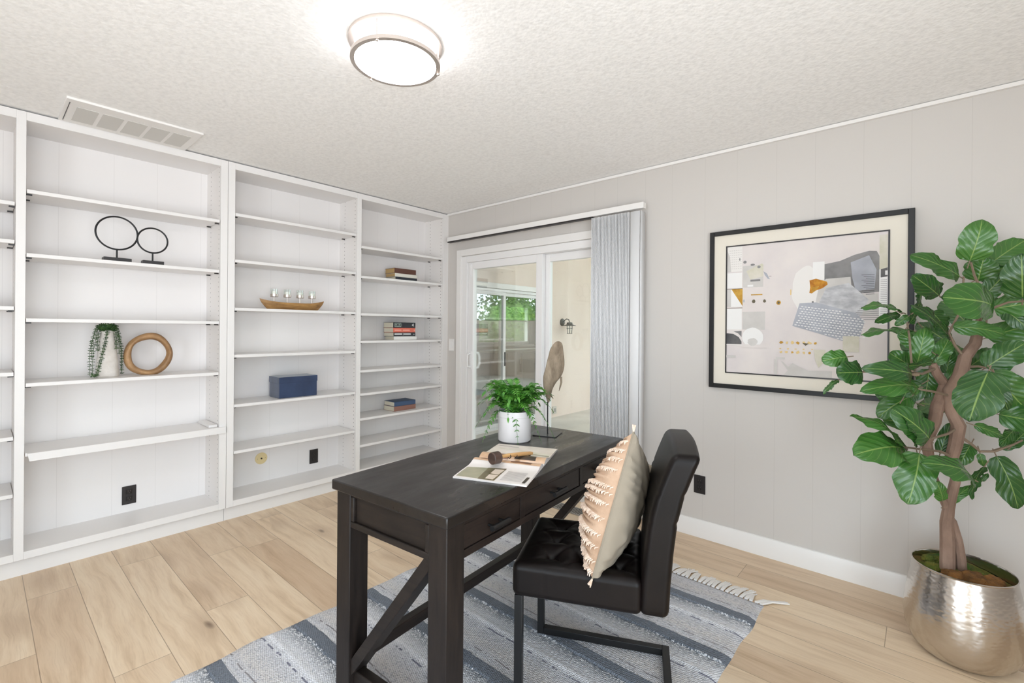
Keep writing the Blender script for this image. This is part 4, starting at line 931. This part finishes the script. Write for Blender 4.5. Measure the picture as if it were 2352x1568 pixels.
# ---------------------------------------------------------------- cushion leaning in the chair
cu_ = thing('cushion', 'square throw cushion with blush fringed front and plain linen back, leaning in the chair', 'cushion', (2.457, -1.822, 0), ang)
Bc, Ac, Cc, Dc = Vector((.272, -.012, .497)), Vector((.398, .120, .965)), Vector((.452, .42, .735)), Vector((.350, .352, .510))
def quad(a_, b_): return Bc.lerp(Ac, b_).lerp(Dc.lerp(Cc, b_), a_)
nrm = (Ac - Bc).cross(Dc - Bc).normalized()
if nrm.x > 0: nrm = -nrm
def thick(a_, b_, T): e = max(0, (4 * a_ * (1 - a_))) ** .5 * max(0, (4 * b_ * (1 - b_))) ** .5; return T * e
ear = lambda a_, b_: 1
def frontp(a_, b_):
    rows = .006 * math.sin(b_ * 2 * math.pi * 22) * min(1, 12 * a_ * (1 - a_)) + .004 * noise.noise(Vector((a_ * 9, b_ * 9, 1)))
    return tuple(quad(a_, b_) + nrm * (thick(a_, b_, .135) + rows * (1 if 0 < a_ < 1 and 0 < b_ < 1 else 0)))
def backp(a_, b_):
    wr = .007 * noise.noise(Vector((a_ * 8, b_ * 11, 3))) + .005 * math.sin(b_ * 50 + 6 * math.sin(b_ * 9) + 9 * a_) * math.exp(-a_ * 6)
    return tuple(quad(a_, b_) - nrm * (thick(a_ ** .85, b_ ** .8, .068) + wr * (1 if 0 < a_ < 1 and 0 < b_ < 1 else 0)))
G().grid(frontp, 60, 200).make('front_panel', BLUSH, cu_)
G().grid(backp, 60, 80).make('back_panel', LINEN, cu_)
g = G(); rnd = random.Random(8)
up_ = (Ac - Bc).normalized()
for b_ in (.045, .11, .20, .28, .385, .485, .555, .60, .72, .80, .865, .93):
    for k in range(120):
        a_ = (k + rnd.random() * .6) / 120; p_ = Vector(frontp(max(a_, .002), b_ + .006 * math.sin(a_ * 9))); l = rnd.uniform(.013, .021)
        o_ = (nrm * rnd.uniform(.25, .6) - up_ * rnd.uniform(.6, 1.0) + (Bc - Dc).normalized() * rnd.uniform(-.15, .3)).normalized()
        g.tube([p_ - nrm * .002, p_ + o_ * l * .5 + nrm * .004, p_ + o_ * l], [.0022, .0026, .0016], 5)
for k in range(14):                                             # corner tufts
    for q in (Ac, Bc):
        s_ = 1 if q is Ac else -1; d_ = (up_ * s_ + nrm * rnd.uniform(-.1, .5) + Vector((0, rnd.uniform(-.4, .2), 0))).normalized()
        g.tube([q, q + d_ * rnd.uniform(.012, .026)], [.003, .0018], 5)
g.make('fringe', FRINGE, cu_, fix=False)
g = G(); g.tube([tuple(quad(0, t / 40)) for t in range(41)], .0032, 6); g.tube([tuple(quad(t / 40, 1)) for t in range(41)], .0032, 6); g.make('piping', LINEN, cu_)
g = G().tube([Cc + Vector(p_) for p_ in ((-.01, -.02, .01), (.0, -.015, .035), (.012, -.03, .030), (.018, -.045, .005), (.012, -.05, -.02))], [.010, .012, .014, .012, .004], 8); g.make('corner_fold', LINEN, cu_)

# ---------------------------------------------------------------- fiddle-leaf fig in a hammered pot
fg = thing('potted_fig_tree', 'fiddle-leaf fig tree in a hammered silver pot at the window wall', 'potted plant', (3.65, -.388, 0))
def pw(a, z): return .006 * math.sin(a * 3 + z * 9)
G().lathe([(0, 0), (.105, 0), (.135, .008), (.162, .035), (.182, .085), (.188, .14), (.184, .20), (.172, .28), (.160, .345), (.158, .358), (.161, .363), (.157, .365), (.154, .358), (.165, .28), (.17, .2), (0, .2)], n=72, cap=False, wob=pw).make('planter', HAMMER, fg)
def mossd(u, v):
    r = .156 * v; a = u * 2 * math.pi; x, y = r * math.cos(a), r * math.sin(a)
    return (x, y, .318 + .032 * noise.noise(Vector((x * 14, y * 14, 2))) + .02 * (1 - v) + .02 * v * math.cos(a - R(140)))
G().grid(mossd, 48, 16).make('moss', SOIL, fg)
def clump(name, m_, spots):
    for (x, y, z, s_) in spots:
        def cl_(u, v, x=x, y=y, z=z, s_=s_):
            a = u * 2 * math.pi; e = v * math.pi - math.pi / 2; q = Vector((math.cos(a) * math.cos(e), math.sin(a) * math.cos(e), .6 * math.sin(e))); k_ = 1 + .35 * noise.noise(q * 3 + Vector((x * 50, y * 50, 0)))
            return (x + q.x * s_ * k_, y + q.y * s_ * k_, z + q.z * s_ * k_)
        G().grid(cl_, 20, 12).make(name, m_, fg)
clump('moss_clump', MOSSB, [(.03, -.06, .343, .045), (.09, -.02, .338, .035), (.075, -.07, .333, .04), (-.03, -.07, .343, .035)]); clump('moss_clump', MOSSG, [(-.09, -.03, .34, .032), (-.06, .05, .345, .04), (-.10, .03, .35, .028), (.04, .0, .34, .03)])
O3 = Vector((3.65, -.388, 0))
def rel(l): return [tuple(Vector(p_) - O3) for p_ in l]
T = lambda pts, r, nm='branch', m_=BARK, n=10: G().tube(rel(pts), r, n).make(nm, m_, fg)
T([(3.604, -.424, .30), (3.603, -.425, .467), (3.600, -.428, .54), (3.606, -.422, .60), (3.616, -.413, .66), (3.627, -.403, .719), (3.612, -.416, .80), (3.625, -.404, .86), (3.634, -.397, .94), (3.606, -.421, 1.012), (3.608, -.42, 1.08), (3.638, -.393, 1.144), (3.652, -.381, 1.221), (3.683, -.354, 1.276), (3.700, -.33, 1.38), (3.705, -.31, 1.50)],
  [.026, .025, .023, .020, .018, .018, .022, .024, .025, .022, .026, .025, .022, .020, .014, .008], 'trunk')
T([(3.650, -.384, .30), (3.644, -.39, .40), (3.635, -.397, .467), (3.618, -.412, .545), (3.603, -.424, .575)], [.020, .018, .017, .015, .010], 'trunk')
T([(3.600, -.425, .60), (3.579, -.446, .66), (3.556, -.46, .73), (3.545, -.468, .80), (3.535, -.47, .87), (3.560, -.445, .95), (3.568, -.428, 1.014), (3.585, -.40, 1.07), (3.59, -.395, 1.107), (3.566, -.418, 1.15), (3.553, -.425, 1.19)], [.014, .014, .016, .018, .020, .022, .023, .021, .019, .017, .013], 'trunk')
for pts in ([(3.63, -.40, .80), (3.58, -.46, .835), (3.523, -.52, .845), (3.472, -.566, .853)], [(3.633, -.397, .90), (3.67, -.38, .87), (3.701, -.339, .834), (3.744, -.327, .839), (3.80, -.29, .87), (3.827, -.267, .888)], [(3.69, -.34, 1.33), (3.70, -.42, 1.39), (3.722, -.47, 1.416), (3.77, -.41, 1.44), (3.817, -.369, 1.446)],
            [(3.66, -.373, 1.18), (3.69, -.39, 1.185), (3.713, -.40, 1.181)], [(3.652, -.381, 1.215), (3.62, -.41, 1.27), (3.601, -.452, 1.319), (3.64, -.42, 1.42), (3.645, -.40, 1.55)], [(3.56, -.43, 1.17), (3.52, -.50, 1.15), (3.49, -.55, 1.16), (3.48, -.54, 1.30), (3.47, -.53, 1.38)],
            [(3.51, -.55, 1.15), (3.42, -.62, 1.15), (3.34, -.68, 1.16)], [(3.68, -.35, 1.27), (3.72, -.26, 1.36), (3.735, -.24, 1.60)], [(3.70, -.31, 1.5), (3.68, -.33, 1.56), (3.668, -.36, 1.61)], [(3.61, -.42, 1.06), (3.56, -.50, 1.08), (3.50, -.52, 1.09)], [(3.63, -.4, .93), (3.60, -.46, .91), (3.55, -.53, .895)]):
    T(pts, [.006 - .003 * i / len(pts) for i in range(len(pts))], 'branch', TWIG, 6)
LEAVES = [[3.664,-0.37,1.615,3.699,-0.379,1.78,0.141],[3.741,-0.235,1.62,3.843,-0.173,1.71,0.128],[3.636,-0.395,1.549,3.484,-0.594,1.629,0.097],[3.569,-0.52,1.468,3.489,-0.656,1.543,0.1],[3.695,-0.276,1.538,3.711,-0.302,1.635,0.139],[3.711,-0.289,1.47,3.773,-0.274,1.561,0.094],[3.712,-0.567,1.42,3.564,-0.79,1.447,0.16],[3.815,-0.344,1.458,3.804,-0.407,1.629,0.145],[3.772,-0.302,1.413,3.832,-0.329,1.337,0.08],[3.611,-0.457,1.343,3.765,-0.388,1.313,0.082],[3.599,-0.453,1.302,3.484,-0.661,1.426,0.066],[3.449,-0.532,1.405,3.329,-0.664,1.417,0.025],[3.443,-0.497,1.395,3.369,-0.602,1.357,0.047],[3.483,-0.529,1.328,3.336,-0.725,1.31,0.051],[3.479,-0.533,1.356,3.514,-0.435,1.494,0.042],[3.478,-0.533,1.388,3.434,-0.545,1.347,0.039],[3.288,-0.7,1.217,3.21,-0.768,1.199,0.088],[3.341,-0.694,1.157,3.264,-0.788,1.155,0.121],[3.492,-0.628,1.152,3.349,-0.846,1.182,0.093],[3.262,-0.723,1.123,3.215,-0.764,1.063,0.025],[3.507,-0.508,1.096,3.331,-0.703,1.079,0.103],[3.487,-0.459,1.171,3.416,-0.548,1.233,0.095],[3.504,-0.484,1.188,3.528,-0.489,1.34,0.094],[3.559,-0.383,1.185,3.607,-0.34,1.302,0.079],[3.464,-0.585,1.185,3.571,-0.492,1.229,0.032],[3.598,-0.322,1.142,3.619,-0.303,1.245,0.063],[3.672,-0.23,1.172,3.76,-0.126,1.253,0.081],[3.711,-0.395,1.181,3.825,-0.362,1.285,0.126],[3.704,-0.601,1.178,3.649,-0.703,0.999,0.17],[3.728,-0.447,1.17,3.823,-0.39,1.029,0.134],[3.734,-0.469,1.151,3.768,-0.465,1.026,0.061],[3.766,-0.254,1.163,3.842,-0.214,1.108,0.044],[3.593,-0.366,1.116,3.631,-0.333,1.173,0.045],[3.542,-0.344,1.162,3.53,-0.355,1.036,0.104],[3.465,-0.572,1.057,3.489,-0.551,1.106,0.049],[3.717,-0.19,1.487,3.79,-0.1,1.419,0.052],[3.549,-0.338,1.41,3.597,-0.295,1.336,0.086],[3.519,-0.337,1.341,3.555,-0.306,1.271,0.052],[3.545,-0.541,0.893,3.432,-0.681,1.019,0.14],[3.464,-0.573,0.848,3.32,-0.779,0.835,0.186],[3.464,-0.573,0.859,3.301,-0.743,0.981,0.045],[3.504,-0.591,0.865,3.455,-0.661,0.997,0.037],[3.479,-0.533,0.793,3.428,-0.578,0.911,0.024],[3.515,-0.608,0.845,3.482,-0.691,0.658,0.163],[3.669,-0.58,0.769,3.52,-0.763,0.838,0.121],[3.587,-0.465,0.638,3.566,-0.51,0.723,0.06],[3.602,-0.426,0.619,3.679,-0.358,0.693,0.046],[3.711,-0.397,0.787,3.67,-0.472,0.664,0.044],[3.701,-0.339,0.826,3.713,-0.328,0.773,0.034],[3.752,-0.293,0.815,3.815,-0.278,0.609,0.121],[3.674,-0.322,0.853,3.643,-0.35,0.767,0.073],[3.579,-0.392,0.814,3.611,-0.364,0.943,0.062],[3.681,-0.422,0.95,3.767,-0.36,0.909,0.052],[3.812,-0.214,0.922,3.766,-0.281,0.857,0.054],[3.804,-0.248,0.865,3.855,-0.203,0.927,0.069],[3.558,-0.357,0.923,3.397,-0.499,0.945,0.111],[3.707,-0.333,0.712,3.727,-0.316,0.743,0.023],[3.767,-0.24,0.842,3.838,-0.218,0.881,0.054]]
extra = [[3.52, -.40, 1.10, 3.40, -.36, 1.00, .12], [3.55, -.36, 1.20, 3.45, -.30, 1.30, .11], [3.60, -.33, 1.28, 3.50, -.28, 1.36, .11], [3.50, -.42, 1.02, 3.36, -.40, 1.06, .12], [3.60, -.30, 1.10, 3.68, -.22, 1.0, .12], [3.56, -.36, .95, 3.46, -.32, .88, .11], [3.66, -.30, 1.36, 3.58, -.24, 1.46, .11], [3.55, -.46, 1.24, 3.44, -.50, 1.32, .10], [3.70, -.28, 1.0, 3.79, -.20, 1.08, .12], [3.48, -.50, 1.05, 3.38, -.56, .96, .11], [3.72, -.30, 1.30, 3.90, -.20, 1.36, .13], [3.74, -.3, 1.42, 3.93, -.33, 1.45, .13], [3.70, -.28, 1.1, 3.86, -.12, 1.06, .12], [3.75, -.40, 1.0, 3.93, -.45, .98, .13], [3.70, -.26, 1.55, 3.86, -.16, 1.64, .12], [3.66, -.26, 1.2, 3.60, -.08, 1.22, .12], [3.6, -.3, 1.0, 3.5, -.12, .98, .12]]
rnd = random.Random(17)
def fleaf(b_, t_, w_, k):
    b_, t_ = Vector(b_) - O3, Vector(t_) - O3; d_ = (t_ - b_); L_ = d_.length; d_.normalize()
    view = (Vector((3.526, -3.059, 1.323)) - O3 - (b_ + t_) / 2).normalized(); up2 = Vector((0, 0, 1))
    n_ = (view + up2 * rnd.uniform(-.05, .5) + Vector((rnd.uniform(-.3, .3), rnd.uniform(-.2, .2), 0))); n_ = (n_ - d_ * n_.dot(d_)).normalized(); s_ = d_.cross(n_).normalized()
    ratio = w_ / L_; wd = max(w_, L_ * .38) if ratio < .38 else w_
    if ratio < .34:                                             # seen edge-on: turn it
        a = math.acos(min(1, max(.25, ratio / .42))); n_, s_ = (n_ * math.cos(a) + s_ * math.sin(a)), (s_ * math.cos(a) - n_ * math.sin(a))
    cup = rnd.uniform(.06, .16); arch = rnd.uniform(.05, .16) * L_; ph = rnd.random() * 6; fold = rnd.uniform(.0, .12)
    def fn(u, v):
        x = (u - .5) * 2; vv = v
        prof = (math.sin(math.pi * min(1, vv ** .62)) ** .55) * (.62 + .38 * vv) * (1 - .16 * math.exp(-((vv - .42) / .10) ** 2)) * 1.02
        prof = prof if 0 < vv < 1 else 0
        hwid = wd / 2 * prof * (1 + .025 * math.sin(vv * 17 + ph + (0 if x > 0 else 2)))
        q = b_ + d_ * (L_ * vv + .03 * L_ * (-abs(x)) * prof) + s_ * x * hwid
        q = q + n_ * (arch * (4 * vv * (1 - vv)) - cup * abs(x) ** 1.5 * hwid * 1.3 + fold * abs(x) * hwid + .007 * abs(x) * math.sin(vv * 13 + ph) * (L_ / .2) + .0018 * math.sin((vv - .35 * abs(x)) * 40) * abs(x) * 1.5)
        return tuple(q)
    o = G().grid(fn, 12, 26).make('leaf', FIG, fg, angle=180, fix=False)
    G().tube([tuple(b_ - d_ * .03 - n_ * .006), tuple(b_), tuple(b_ + d_ * .02)], [.0022, .002, .001], 5).make('leaf_stalk', TWIG, o)
for k, l in enumerate(LEAVES + extra): fleaf(l[0:3], l[3:6], l[6] * 1.12, k)
